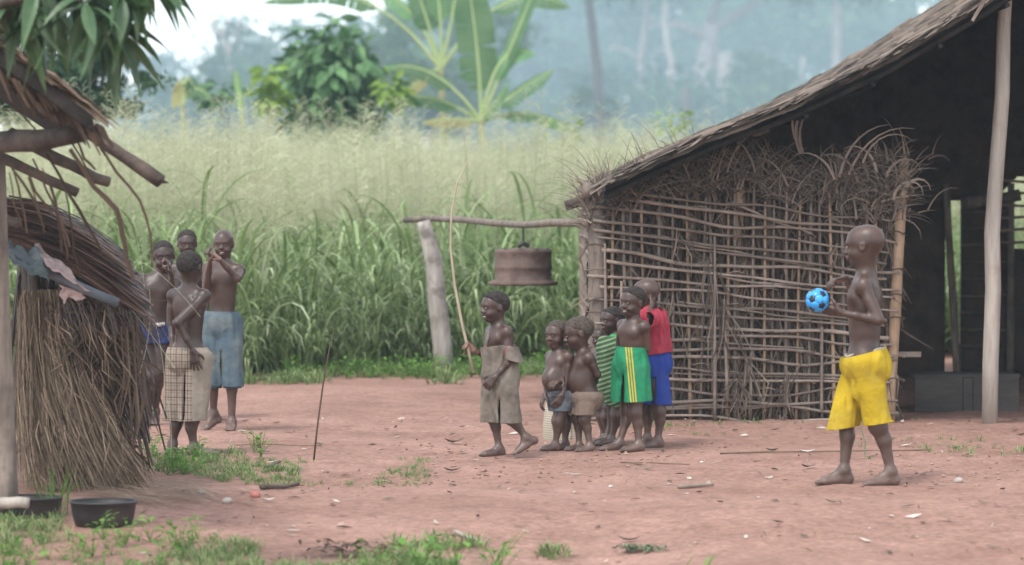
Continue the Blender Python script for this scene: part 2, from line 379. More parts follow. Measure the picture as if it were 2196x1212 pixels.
# short turf, weeds along the field edge, foreground greenery
tf = [short_tuft(200 + i) for i in range(5)]; wd = [weed_plant(300 + i) for i in range(5)]
pts = []
def patch(lst, n, px0, px1, py0, py1, sc, nv, thr=-0.2, sd=0, tilt=0.1):
    for _ in range(n):
        px, py = random.uniform(px0, px1), random.uniform(py0, py1)
        q = G(px, py)
        if float(vnoise(q.x * 2.3, q.y * 1.1, sd)) < thr: continue
        lst.append((q.x, q.y, q.z, random.gauss(0, tilt), random.gauss(0, tilt), random.uniform(0, 6.28), random.uniform(*sc), random.randrange(nv)))
random.seed(5)
patch(pts, 520, 300, 640, 968, 1035, (0.22, 0.62), 5, 0.0, 1)
patch(pts, 420, 520, 920, 985, 1045, (0.15, 0.42), 5, -0.15, 2)
patch(pts, 60, 1780, 2196, 925, 1000, (0.3, 0.6), 5, 0.2, 3)
patch(pts, 40, 1300, 1900, 900, 935, (0.3, 0.6), 5, 0.2, 3)
patch(pts, 700, 960, 1215, 752, 806, (0.5, 1.3), 5, -0.35, 4)
patch(pts, 520, 520, 980, 785, 826, (0.5, 1.5), 5, 0.0, 4)
patch(pts, 560, -80, 700, 1150, 1240, (0.25, 0.8), 5, 0.0, 6)
patch(pts, 60, -60, 130, 1110, 1150, (0.4, 0.9), 5, 0.0, 6)
patch(pts, 420, 600, 1200, 1168, 1250, (0.4, 1.0), 5, 0.0, 6)
scatter('short_grass', pts, tf, 'short bright green grass growing in patches on the red earth', 'grass')
pts = []
random.seed(6)
patch(pts, 300, 480, 1210, 768, 815, (0.4, 1.2), 5, 0.0, 9)
patch(pts, 60, 310, 560, 970, 1020, (0.5, 0.9), 5, 0.1, 9)
patch(pts, 90, -60, 620, 1145, 1240, (0.3, 0.8), 5, 0.1, 10)
patch(pts, 60, 680, 1160, 1175, 1240, (0.5, 1.0), 5, 0.0, 11)
scatter('leafy_weeds', pts, wd, 'low leafy green weeds along the field edge and yard', 'weeds')
# ---------------------------------------------------------------- vegetation behind the field
def crown_mesh(seed, n_clump, rx, rz, leaf, per, flat=0.6):
    """crown as clumps of leaf-sized faces with gaps between clumps"""
    rs = np.random.RandomState(seed); V = []; Rn = []
    for c in range(n_clump):
        u = rs.normal(size=3); u /= np.linalg.norm(u); rr = rs.uniform(0.45, 1.0) ** 0.6
        cc = u * np.array([rx, rx, rz]) * rr; cr = rs.uniform(0.14, 0.30) * rx
        q = rs.normal(size=(per, 3)) * np.array([cr, cr, cr * flat]) * 0.6 + cc
        d = rs.normal(size=(per, 3)); d /= np.linalg.norm(d, axis=1)[:, None]
        e = np.cross(d, rs.normal(size=(per, 3))); e /= np.linalg.norm(e, axis=1)[:, None]
        s = leaf * rs.uniform(0.6, 1.3, (per, 1))
        V.append(np.stack([q - d * s, q + e * s * 0.45, q + d * s, q - e * s * 0.45], 1).reshape(-1, 3))
        Rn.append(np.repeat(np.clip(rs.uniform(0.1, 0.9) + rs.uniform(-.2, .2, per), 0, 1), 4))
    V = np.concatenate(V); Rn = np.concatenate(Rn)
    me = np_mesh('crown', V, np.arange(len(V)).reshape(-1, 4), False)
    a = me.attributes.new('rnd', 'FLOAT', 'POINT'); a.data.foreach_set('value', Rn.astype(np.float32))
    me.materials.append(M['canopy']); return me
CR = [crown_mesh(1, 34, 5.2, 3.6, 0.30, 95), crown_mesh(2, 44, 6.5, 4.2, 0.32, 90), crown_mesh(3, 24, 3.6, 3.4, 0.26, 90), crown_mesh(4, 30, 7.0, 2.2, 0.30, 80)]
def limb(mb, a, b, r0, r1, wob=0.04, n=7, k=7):
    a, b = Vector(a), Vector(b); L = (b - a).length
    pts = [a.lerp(b, i / k) + (Vector((random.gauss(0, 1), random.gauss(0, 1), random.gauss(0, .4))) * wob * L * (0 if i in (0, k) else 1)) for i in range(k + 1)]
    mb.tube(pts, [r0 + (r1 - r0) * i / k for i in range(k + 1)], n, random.random()); return pts
FG = 'hazy forest trees beyond the grass field'
FS = 3.5                                                  # the forest stands this many times farther off than first paced out
def forest_tree(px, Y, h, tr, ci, cs, label, lean=0.0, dark=False, limbs=4):
    Y *= FS; h = 1.5 + (h - 1.5) * FS; tr *= FS; cs *= FS
    b = P(px, HY, Y); b.z = 0
    t = thing('forest_tree', label, 'tree', b, FG)
    mb = MB(); top = Vector((lean * h, 0, h)); pts = limb(mb, (0, 0, -0.3), top, tr, tr * 0.55, 0.012, 8, 9)
    mt = M['trunkdark'] if dark else M['trunk']
    mb.build('trunk', mt, t, True)
    for i in range(limbs):
        lb = MB(); az = random.uniform(0, 6.283); q = pts[random.choice([6, 7, 8, 9])]
        L = cs * random.uniform(3, 5); limb(lb, q, q + Vector((math.cos(az) * L, math.sin(az) * L, random.uniform(0.3, 0.8) * L)), tr * 0.38, tr * 0.1, 0.06, 6, 6)
        lb.build('limb', mt, t, True)
    if ci is not None:
        o = link('crown', CR[ci], t); o.location = top + Vector((0, 0, 2.0 * cs)); o.scale = (cs, cs, cs); o.rotation_euler = (0, 0, random.uniform(0, 6.28)); o['kind'] = 'stuff'
    return t
random.seed(21)
LB = 'tall forest tree with a leafy crown fading into blue haze'
# far row that closes the view, lower towards the left
for i in range(34):
    px = 330 + i * 52 + random.uniform(-22, 22); Y = random.uniform(230, 330)
    k = 1.0 if px > 1000 else (0.42 if px < 620 else 0.70)
    if 690 < px < 830: k = 0.55
    forest_tree(px, Y, random.uniform(9, 14) * k, random.uniform(.2, .4), random.randrange(4), random.uniform(0.85, 1.2) * (0.65 + 0.35 * k), LB, limbs=2)
for i in range(22):                                        # lower trees in front of them
    px = 1040 + i * 46 + random.uniform(-20, 20); Y = random.uniform(170, 225)
    forest_tree(px, Y, random.uniform(1.5, 5.5), random.uniform(.12, .2), random.randrange(4), random.uniform(0.5, 0.75), 'low leafy tree standing under the tall hazy forest trees', limbs=2)
for px, Y, h, cs in ((480, 150, 3.6, 0.62), (545, 160, 3.0, 0.55), (395, 170, 1.2, 0.5), (640, 170, 5.0, 0.8), (590, 180, 3.4, 0.7), (700, 175, 4.2, 0.75)):
    forest_tree(px, Y, h, 0.2, 0 if px < 600 else 1, cs, 'bushy hazy tree rising behind the leafy bush and banana shoots', limbs=2)
for px, Y, h, cs in ((860, 95, 2.6, 0.52), (930, 98, 3.8, 0.55), (800, 110, 3.0, .4), (1000, 102, 4.2, .5)):
    forest_tree(px, Y, h, 0.16, 2, cs, 'dark leafy tree standing behind the banana plants', limbs=2)
# singled-out trunks
def trunk_tree(label, base, pts_px, Y, r0, r1, branches=(), dark=False, crown=None):
    Y *= FS; r0 *= FS; r1 *= FS; branches = [(q, a * FS, c * FS) for q, a, c in branches]
    crown = [(x, y, ci, cs * FS) for x, y, ci, cs in crown] if crown else None
    b = P(base[0], HY, Y); b.z = 0
    t = thing('bare_trunk_tree', label, 'tree', b); mt = M['trunkdark'] if dark else M['trunk']
    pp = [Vector((b.x, b.y, -0.3))] + [P(x, y, Y) for x, y in pts_px]
    m = len(pp); mb = MB(); mb.tube([q - b for q in pp], [r0 + (r1 - r0) * i / (m - 1) for i in range(m)], 10, 0.5, rough=0.05); mb.build('trunk', mt, t, True)
    for br in branches:
        q = [P(x, y, Y + random.uniform(-1, 1)) - b for x, y in br[0]]
        lb = MB(); k = len(q); lb.tube(q, [br[1] + (br[2] - br[1]) * i / (k - 1) for i in range(k)], 8, 0.5, rough=0.05); lb.build('limb', mt, t, True)
    if crown:
        for (x, y, ci, cs) in crown:
            o = link('crown', CR[ci], t); o.location = P(x, y, Y + 2) - b; o.scale = (cs, cs, cs); o['kind'] = 'stuff'
    return t
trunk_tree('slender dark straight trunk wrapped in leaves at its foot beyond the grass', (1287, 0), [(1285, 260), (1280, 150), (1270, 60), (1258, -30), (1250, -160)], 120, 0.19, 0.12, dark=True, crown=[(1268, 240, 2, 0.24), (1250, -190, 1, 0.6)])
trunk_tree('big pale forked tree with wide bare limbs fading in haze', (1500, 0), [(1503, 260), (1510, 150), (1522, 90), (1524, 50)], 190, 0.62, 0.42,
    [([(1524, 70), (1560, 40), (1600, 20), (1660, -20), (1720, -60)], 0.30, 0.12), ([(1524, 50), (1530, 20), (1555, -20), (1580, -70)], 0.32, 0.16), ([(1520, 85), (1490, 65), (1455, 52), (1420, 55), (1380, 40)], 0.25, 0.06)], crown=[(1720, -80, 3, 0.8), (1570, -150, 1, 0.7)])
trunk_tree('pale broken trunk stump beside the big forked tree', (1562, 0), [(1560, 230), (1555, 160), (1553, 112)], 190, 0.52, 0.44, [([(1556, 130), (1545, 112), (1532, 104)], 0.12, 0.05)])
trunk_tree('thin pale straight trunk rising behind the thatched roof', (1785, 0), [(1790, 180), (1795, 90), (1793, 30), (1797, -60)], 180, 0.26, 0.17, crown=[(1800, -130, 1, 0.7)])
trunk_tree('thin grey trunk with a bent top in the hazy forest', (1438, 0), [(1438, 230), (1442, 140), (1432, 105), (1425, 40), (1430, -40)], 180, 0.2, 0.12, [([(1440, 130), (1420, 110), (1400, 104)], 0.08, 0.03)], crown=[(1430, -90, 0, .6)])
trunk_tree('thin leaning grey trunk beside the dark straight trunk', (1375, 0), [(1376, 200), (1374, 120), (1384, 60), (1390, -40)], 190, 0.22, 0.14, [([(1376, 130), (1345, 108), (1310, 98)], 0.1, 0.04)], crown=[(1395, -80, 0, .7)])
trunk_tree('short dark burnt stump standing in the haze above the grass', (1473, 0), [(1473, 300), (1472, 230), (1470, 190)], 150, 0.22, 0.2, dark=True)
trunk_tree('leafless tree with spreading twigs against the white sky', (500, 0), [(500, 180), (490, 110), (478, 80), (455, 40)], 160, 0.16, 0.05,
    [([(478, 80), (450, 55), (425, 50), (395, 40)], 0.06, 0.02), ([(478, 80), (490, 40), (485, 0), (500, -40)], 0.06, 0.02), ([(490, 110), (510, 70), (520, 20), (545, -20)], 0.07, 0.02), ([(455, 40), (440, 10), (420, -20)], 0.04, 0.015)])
# closing wood far behind
pts = []
rs = np.random.RandomState(5)
far = crown_mesh(9, 120, 60, 9, 0.9, 60, 0.8)
o = link('distant_forest', far); o.location = (-8, 1230, 5); o.scale = (3.3, 0.5, 0.9); stuff(o, 'distant wooded mass closing the view behind the hazy trees', 'forest')
o2 = link('distant_forest', far); o2.location = (150, 1210, 14); o2.scale = (2.0, 0.5, 3.2); stuff(o2, 'distant high wooded mass behind the forked tree and thatched roof', 'forest')

# broad leaf shapes
def leaf_mesh(name, L, w, m, droop=0.25, fold=0.15, wave=0.0, segs=6, peak=0.45):
    mb = MB(); pts = []; ws = []
    for i in range(segs + 1):
        t = i / segs; pts.append(Vector((L * t * (1 - 0.12 * droop * t), 0, -droop * L * t * t + wave * L * math.sin(t * 6)))); ws.append(w * max(0.02, math.sin(math.pi * t ** (math.log(0.5) / math.log(peak)))) )
    mb.ribbon(pts, ws, Vector((0, 0, 1)), 0.5, fold); return mb.mesh(name, M[m])
def place_leaf(me, parent, loc, out, roll=0.0, s=1.0, name='leaf'):
    """leaf whose +X runs along out"""
    o = link(name, me, parent); o.location = loc
    x = Vector(out).normalized(); z = Vector((0, 0, 1)); y = z.cross(x)
    y = y.normalized() if y.length > 1e-3 else Vector((0, 1, 0)); z = x.cross(y)
    R = Matrix((x, y, z)).transposed() @ Matrix.Rotation(roll, 3, 'X')
    o.rotation_euler = R.to_euler(); o.scale = (s, s, s); return o
# leafy bush left of the bananas
random.seed(31)
BY = 57.0; b = P(715, HY, BY); b.z = 0
bush = thing('leafy_bush', 'dense dark green broad-leaved bush rising from the grass beside the banana plants', 'bush', b)
mb = MB(); limb(mb, (0, 0, 0), (0.1, 0, 3.4), 0.06, 0.02, 0.03)
for i in range(7):
    az = random.uniform(0, 6.28); limb(mb, (0, 0, 0.8 + i * 0.25), (0.9 * math.cos(az), 0.9 * math.sin(az), 1.8 + i * 0.33), 0.03, 0.01)
mb.build('stem', M['darkpole'], bush)
lm = [leaf_mesh('bush_leaf', 0.27, 0.13, 'bush', d, 0.12) for d in (0.2, 0.5, 0.8)]
for i in range(300):
    u = Vector((random.gauss(0, 1), random.gauss(0, 1), random.gauss(0, 1))).normalized()
    if u.y > 0.55: u.y = -u.y
    rr = random.uniform(0.55, 1.0) ** 0.5
    c = Vector((u.x * 1.0 * rr, u.y * 0.95 * rr, 3.25 + u.z * 1.0 * rr))
    if c.z > 3.6: c.x *= 0.72; c.y *= .72
    c.x *= 1 + 0.22 * math.sin(5 * u.z + 3 * u.x); 
    place_leaf(random.choice(lm), bush, c, (u.x + random.gauss(0, .4), u.y + random.gauss(0, .4), u.z * 0.4 - 0.25 + random.gauss(0, .3)), random.gauss(0, .5), random.uniform(0.8, 1.35))
mb = MB()
for i in range(1500):
    u = Vector((random.gauss(0, 1), random.gauss(0, 1), random.gauss(0, 1))).normalized() * random.uniform(0, 0.9)
    c = Vector((u.x * 0.9, u.y * 0.85 + 0.1, 3.0 + u.z * 1.15)); d = Vector((random.gauss(0, 1), random.gauss(0, 1), random.gauss(-.3, .6))).normalized() * 0.16
    mb.ribbon([c - d, c, c + d], [0.01, 0.12, 0.01], Vector((random.gauss(0, 1), random.gauss(0, 1), 1)), random.random(), 0.1)
stuff(mb.build('inner_foliage', M['bush'], bush))
# yellow-green low bushes peeping beside it
def low_bush(px, py, Y, r, m, label, n=60, ls=0.2):
    c = P(px, py, Y); b = Vector((c.x, c.y, 0)); t = thing('low_bush', label, 'bush', b)
    mb = MB(); limb(mb, (0, 0, 0), (0, 0, c.z), 0.02, 0.008); mb.build('stem', M['darkpole'], t)
    me = leaf_mesh('low_bush_leaf', ls, ls * 0.5, m, 0.4)
    for i in range(n):
        u = Vector((random.gauss(0, 1), random.gauss(0, 1), random.gauss(0, 1))).normalized() * random.uniform(.4, 1)
        place_leaf(me, t, Vector((u.x * r, u.y * r, c.z + u.z * r * 0.8)), (u.x, u.y, u.z * .4 - .1), random.gauss(0, .4), random.uniform(.7, 1.3))
M['yellowgreen'] = mat('yellow_green_leaf', (0.15, 0.26, 0.04), (0.27, 0.38, 0.08), 3, trans=0.35, orand=0.25, rough=0.6)
low_bush(590, 212, 56, 0.30, 'yellowgreen', 'small yellow-green shrub at the left foot of the dark bush', 70)
low_bush(845, 195, 56, 0.28, 'yellowgreen', 'small yellow-green shrub between dark bush and banana plant', 60)
low_bush(475, 195, 60, 0.33, 'bush', 'small blue-green shrub between the two banana shoots', 70)
low_bush(580, 160, 56, 0.22, 'yellowgreen', 'light green leafy sprig at the upper left of the dark bush', 28, 0.26)
low_bush(1440, 258, 47, 0.30, 'yellowgreen', 'pale green flowering weed standing above the grass left of the thatched roof', 60, 0.10)
low_bush(1205, 285, 45, 0.30, 'yellowgreen', 'pale flowering weed rising above the grass right of the banana plant', 50, 0.10)

# banana plants
def banana_leaf(parent, p0, p1, p2, w, tears=0.35, m='banana', droop=0.3, nrm=None, n=16, t0=.16):
    """leaf blade along a bezier midrib p0..p2, blade halves as strips that tears part"""
    p0, p1, p2 = Vector(p0), Vector(p1), Vector(p2); mb = MB()
    bz = lambda t: p0 * (1 - t) ** 2 + p1 * 2 * t * (1 - t) + p2 * t * t
    nr = nrm or Vector((0, -0.75, 0.65))
    for sgn in (-1, 1):
        off = 0
        for i in range(n):
            a, c = t0 + (1 - t0) * i / n, t0 + (1 - t0) * (i + 1) / n
            qa, qc = bz(a), bz(c); tg = (qc - qa).normalized(); sd = tg.cross(nr).normalized() * sgn; up = sd.cross(tg) * sgn
            if random.random() < tears: off = random.uniform(-0.35, 0.5); gap = random.uniform(0.04, 0.25)
            else: gap = 0.0
            def wd(t): u = (t - t0) / (1 - t0); return w * max(0.03, min(1, u * 6 + 0.25) * (1 - max(0, (u - 0.6) / 0.4) ** 2.2))
            dn = Vector((0, 0, -1)) * (droop + off * 0.5)
            def tip(q, t): return q + (sd + tg * 0.25 + dn).normalized() * wd(t)
            def mid(q, t): return q + (sd + tg * 0.12 + dn * 0.35).normalized() * wd(t) * 0.5
            a2 = a + (c - a) * gap; q2 = bz(a2)
            mb.add([qa, qc, mid(qc, c), mid(q2, a2), tip(qc, c), tip(q2, a2)], [(0, 1, 2, 3), (3, 2, 4, 5)], random.random())
    o = mb.build('leaf', M[m], parent)
    rb = MB(); rb.tube([bz(i / 10) for i in range(11)], [0.035 * (1 - 0.85 * i / 10) for i in range(11)], 5, .5); rb.build('midrib', M['rib'], o)
    return o
random.seed(41)
def banana(label, base_px, top, Y, leaves, r=0.1):
    b = P(base_px, HY, Y); b.z = 0; t = thing('banana_plant', label, 'banana plant', b)
    tp = P(top[0], top[1], Y) - b
    mb = MB(); mb.tube([Vector((0, 0, -.1)), tp * 0.5 + Vector((.03, 0, 0)), tp], [r, r * 0.85, r * 0.55], 10, .5); mb.build('stem', M['stem'], t, True)
    for lf in leaves:
        (c, e, w), kw = lf[0], (lf[1] if len(lf) > 1 else {})
        dz = kw.pop('dy', 0)
        banana_leaf(t, tp, P(*c, Y + dz * 0.6) - b, P(*e, Y + dz) - b, w, **kw)
    return t
BN = 58.0
banana('large banana plant with broad upright leaves behind the seeding grass', 1045, (1032, 262), BN, [
    [((1030, 110), (1000, -60), .30), dict(tears=.25, droop=.25, t0=.22)],
    [((1085, 130), (1165, -70), .16), dict(tears=.12, droop=.1, nrm=Vector((-.6, -.6, .3)), t0=.3)],
    [((1065, 70), (1148, 118), .20), dict(tears=.5, droop=.8, t0=.3)],
    [((1095, 200), (1188, 148), .18), dict(tears=.8, droop=.9, t0=.3)],
    [((930, 110), (815, 150), .19), dict(tears=.6, droop=.9, t0=.3)],
    [((930, 190), (862, 215), .17), dict(tears=.75, droop=1.0, dy=.5, t0=.25)],
    [((1130, 215), (1235, 285), .15), dict(tears=.75, droop=.9, dy=.3, t0=.2)],
    [((1062, 225), (1092, 180), .17), dict(tears=.4, droop=.7, dy=-.6)],
    [((985, 250), (905, 262), .15), dict(tears=.8, droop=1.1, dy=-.3, m='bananadry')]])
banana('second banana plant with long pale stalks leaning behind the large one', 960, (945, 150), BN + 2, [
    [((925, 60), (870, -90), .22), dict(tears=.5, droop=.6, t0=.42)],
    [((952, 40), (925, -110), .20), dict(tears=.4, droop=.4, t0=.45)],
    [((895, 0), (815, -10), .18), dict(tears=.8, droop=1.0, t0=.5)],
    [((975, 30), (990, -90), .20), dict(tears=.5, droop=.6, t0=.5)],
    [((790, -80), (560, 8), .20), dict(tears=.7, droop=1.0, t0=.4)],
    [((1080, -70), (1225, 18), .20), dict(tears=.8, droop=1.0, t0=.4)],
    [((905, 150), (850, 235), .16), dict(tears=.6, droop=1.3, m='bananadry')]], .08)
banana('young banana shoot with one drooping yellowed leaf at the field back', 395, (392, 225), BN - 2, [
    [((400, 120), (372, 235), .18), dict(tears=.1, droop=.9, m='bananadry')], [((398, 110), (425, 225), .17), dict(tears=.5, droop=.9)], [((410, 160), (455, 215), .14), dict(tears=.5, droop=.9)]], .05)
banana('young banana shoot with one furled pale leaf standing upright in the grass', 522, (520, 260), BN - 3, [
    [((512, 200), (505, 148), .07), dict(tears=0, droop=.1, nrm=Vector((-.3, -.8, .2)))]], .04)
# tree behind the left hut, seen under the mango leaves
TY = 48.0; b = P(60, HY, TY); b.z = 0
tr = thing('small_tree', 'blue-green tree behind the log roof under the hanging mango leaves', 'tree', b)
mb = MB(); limb(mb, (0, 0, 0), (0, 0, 2.4), 0.09, 0.06)
for i in range(6):
    az = random.uniform(0, 6.28); limb(mb, (0, 0, 1.6 + .1 * i), (1.2 * math.cos(az), 1.0 * math.sin(az), 2.6 + .25 * i), 0.04, 0.01)
mb.build('trunk', M['darkpole'], tr)
for (x, y, r, s) in ((40, 175, .9, 5), (150, 190, .8, 6), (-40, 130, .8, 7), (215, 175, .6, 9), (120, 110, .9, 10)):
    o = link('crown', crown_mesh(50 + s, 22, 1.0, 0.7, 0.09, 90), tr); o.location = P(x, y, TY) - b; o.scale = (r, r, r); o['kind'] = 'stuff'
o = link('crown', crown_mesh(77, 10, 1.0, 0.5, 0.10, 40), tr); o.location = P(300, 160, TY) - b; o.scale = (.45, .45, .5); o['kind'] = 'stuff'
# ---------------------------------------------------------------- lattice hut on the right
random.seed(51)
HYD = 24.8; HB = Vector((1.55, HYD, 0))
hut = thing('lattice_hut', 'open thatched hut with woven stick wall stuffed with dry palm fronds', 'hut', HB)
def HP(px, py, dy=0.0): return P(px, py, HYD + dy) - HB
def wobtube(mb, a, b, r0, r1, k, wob, n=6, rough=0.08, sag=0.0):
    a, b = Vector(a), Vector(b); pts = []
    ox, oz = random.uniform(0, 99), random.uniform(0, 99)
    for i in range(k + 1):
        t = i / k; w = wob * math.sin(math.pi * min(1, t * 1.0)) ** 0.3 if 0 < t < 1 else 0
        pts.append(a.lerp(b, t) + Vector((0, wob * float(vnoise(ox + t * 5, 1)) * .7, wob * float(vnoise(oz + t * 5, 3)) - sag * math.sin(math.pi * t))))
    mb.tube(pts, [(r0 + (r1 - r0) * i / k) * (1 + .1 * float(vnoise(ox + i * .9, 7))) for i in range(k + 1)], n, random.random(), True, rough); return pts
# wall posts
def post(px0, py0, px1, py1, w, m, dy=0.0, name='wall_post', k=8, wob=0.012):
    mb = MB(); a = HP(px0, py0, dy); a.z = -0.05
    wobtube(mb, a, HP(px1, py1, dy), w / 2, w / 2 * 0.85, k, wob, 10, .05); return mb.build(name, M[m], hut, True)
post(1290, 905, 1278, 412, 0.135, 'pole')
M['tanpole'] = mat('tan_pole', (0.26, 0.17, 0.105), (0.36, 0.26, 0.18), 5, (4, 4, .6), 0.8, .5, 16, orand=.15, blotch=((0.13, .09, .065), 7, .5, .7, .6))
post(1905, 905, 1938, 340, 0.085, 'tanpole')
for px, w, top in ((1345, .05, 420), (1425, .075, 390), (1502, .06, 380), (1575, .085, 370), (1648, .06, 350), (1730, .075, 400), (1808, .055, 330), (1862, .06, 400)):
    post(px + random.uniform(-6, 6), 905, px + random.uniform(-12, 12), top, w, 'pole' if random.random() < .6 else 'tanpole', 0.035)
# horizontal sticks: (left x, left y) to (right x, right y)
LS = [408, 425, 448, 470, 494, 515, 540, 565, 588, 612, 638, 664, 690, 716, 742, 768, 792, 818, 842, 862, 878, 893]
for i, yl in enumerate(LS):
    t = i / (len(LS) - 1); yr = 478 + (897 - 478) * t ** 0.97 + random.uniform(-5, 5)
    x0 = 1262 + random.uniform(-8, 40); x1 = 1915 + random.uniform(-22, 18)
    if i < 2: x0 = 1330; 
    mb = MB(); r = random.uniform(.010, .0145)
    flip = random.random() < .5
    wobtube(mb, HP(x0, yl, -.075), HP(x1, yr, -.075), r if flip else r * .65, r * .65 if flip else r, 16, .030, 6)
    mb.build('wall_stick', M['stick'], hut, True)
    if i % 3 == 1:                                         # doubled stick beside it
        mb = MB(); wobtube(mb, HP(x0 + random.uniform(0, 250), yl + 10, -.062), HP(x1 - random.uniform(0, 200), yr + 8, -.062), r * .7, r * .5, 12, .02, 6); mb.build('wall_stick', M['stick'], hut, True)
    mb = MB(); wobtube(mb, HP(x0 + 10, yl + 12, .10), HP(x1, yr + 12, .10), .011, .009, 10, .02, 5); mb.build('wall_stick', M['stick'], hut, True)
for k in range(22):                                        # thin uprights between the horizontals
    px = 1310 + k * 27 + random.uniform(-9, 9); mb = MB(); wobtube(mb, HP(px, 900, -.045), HP(px + random.uniform(-14, 14), random.uniform(395, 430), -.045), random.uniform(.009, .016), .009, 10, .02, 6); mb.build('upright_stick', M['pole'] if k % 3 else M['tanpole'], hut, True)
for px, y0, y1 in ((1533, 905, 505), (1300, 700, 520), (1330, 890, 600), (1762, 880, 700), (1560, 860, 640), (1845, 890, 560)):
    mb = MB(); wobtube(mb, HP(px, y0, -.10), HP(px + random.uniform(-10, 10), y1, -.10), .012, .008, 8, .015, 6); mb.build('upright_stick', M['stick'], hut, True)
# lashings round the posts
for px, n in ((1283, 9), (1502, 8), (1648, 8), (1730, 7), (1575, 6), (1920, 7)):
    for k in range(n):
        yy = 440 + k * 440 / n + random.uniform(-15, 15); c = HP(px, yy, -.005); rr = .085 if px == 1283 else .06
        mb = MB(); tl = random.uniform(-.25, .25); yo = -.02 if px == 1283 else -.035
        ring = [c + Vector((rr * math.cos(a), yo + rr * 1.0 * math.sin(a), tl * rr * math.cos(a) + .008 * math.sin(a * 3))) for a in [j * 2 * math.pi / 10 for j in range(12)]]
        mb.tube(ring, .005, 4, random.random()); mb.build('lashing', M['dry'], hut)
# palm frond stuffing between the lattices
mb = MB(); random.seed(52)
for i in range(2900):
    px = random.uniform(1275, 1915); top = 400 + 30 * math.sin(px * .02)
    y0 = random.uniform(top, 880); c = HP(px, y0, random.uniform(-.03, .08))
    an = random.gauss(0, .32); L = random.uniform(.12, .42) 
    d = Vector((math.sin(an), random.gauss(0, .08), -math.cos(an)))
    if c.z + d.z * L < 0.01: L = max(.05, (c.z - .01) / abs(d.z))
    bend = Vector((random.gauss(0, .03), random.gauss(0, .02), 0))
    mb.ribbon([c, c + d * L * .5 + bend, c + d * L], [.006, random.uniform(.008, .018), .003], Vector((random.gauss(0, .4), -1, 0)), random.random())
for i in range(34):                                        # midribs standing in the wall
    px = random.uniform(1300, 1905); a = HP(px, 895, random.uniform(0, .07)); b = HP(px + random.gauss(0, 25), random.uniform(395, 430), random.uniform(0, .07))
    mb.tube([a, a.lerp(b, .5) + Vector((random.gauss(0, .015), 0, 0)), b], [.011, .009, .005], 5, random.uniform(.5, 1))
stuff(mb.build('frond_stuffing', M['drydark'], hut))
# crest of loose dry leaves
random.seed(53); mb = MB()
def arch_leaf(mb, c, az, L, w, lean, droop, segs=6, rnd=None):
    d = Vector((math.cos(az), math.sin(az), 0)); p = Vector(c); pts = [p.copy()]
    for i in range(segs):
        a = lean + droop * ((i + 1) / segs) ** 1.5; p = p + (d * math.sin(a) + Vector((0, 0, math.cos(a)))) * L / segs; pts.append(p.copy())
    mb.ribbon(pts, [w * (1 - .85 * (i / segs) ** 1.4) for i in range(segs + 1)], Vector((0, -1, .5)) + d * .3, random.random() if rnd is None else rnd, .1)
def crest_y(px): return np.interp(px, [1225, 1300, 1450, 1600, 1750, 1900, 1945], [455, 405, 362, 345, 385, 385, 395])
for i in range(1500):
    px = random.uniform(1255, 1940); c = HP(px, crest_y(px) + random.uniform(-5, 70), random.uniform(-.12, .1))
    az = random.choice([0, math.pi]) + random.gauss(0, .7)
    arch_leaf(mb, c, az, random.uniform(.10, .36), random.uniform(.004, .011), random.uniform(.1, 1.3), random.uniform(.0, 1.1), 5)
for i in range(220):                                       # clumps at the right end
    px = random.gauss(1890, 40); c = HP(px, random.uniform(330, 480), random.uniform(-.14, .05))
    arch_leaf(mb, c, random.uniform(0, 6.28), random.uniform(.12, .34), random.uniform(.008, .016), random.uniform(0, 1.4), random.uniform(.2, 1.8), 5)
for i in range(120):                                       # whiskers over the left corner
    c = HP(random.uniform(1255, 1330), random.uniform(415, 480), random.uniform(-.12, .02))
    arch_leaf(mb, c, math.pi + random.gauss(0, .9) if random.random() < .65 else random.gauss(0, .8), random.uniform(.18, .5), random.uniform(.003, .006), random.uniform(.1, 1.0), random.uniform(.3, 1.5), 6, random.uniform(.3, .9))
stuff(mb.build('leaf_crest', M['dry'], hut))
for (px, py, az, L, w, ln, dr) in ((1718, 330, .1, .42, .028, -.45, 1.6), (1722, 330, .2, .38, .022, -.35, 1.4), (1706, 300, .0, .30, .02, -.3, .8), (1800, 380, .1, .52, .02, .2, 1.2), (1820, 375, .0, .58, .016, .35, 1.3), (1850, 350, .1, .45, .014, .3, 1.9),
    (1790, 385, 3.1, .36, .018, .3, 1.6), (1840, 390, 3.2, .4, .018, .2, 2.0), (1900, 380, .2, .34, .022, .3, 2.4), (1935, 420, .3, .3, .026, .2, 2.6), (1915, 430, .1, .32, .02, .1, 2.8), (1880, 370, 3.0, .32, .02, .1, 1.8),
    (1430, 380, 3.1, .45, .012, .1, .9), (1480, 385, 3.3, .4, .012, .3, 1.0), (1560, 370, .1, .4, .012, .2, 1.1), (1620, 370, 3.1, .42, .014, .2, 1.3), (1690, 400, 3.0, .4, .016, .3, 1.6), (1275, 430, 3.1, .46, .010, .5, .7), (1285, 420, 3.2, .42, .010, .2, .7)):
    m2 = MB(); arch_leaf(m2, HP(px, py, -.15), az, L, w, ln, dr, 7, random.uniform(.5, 1)); m2.build('dry_leaf', M['dry'], hut)
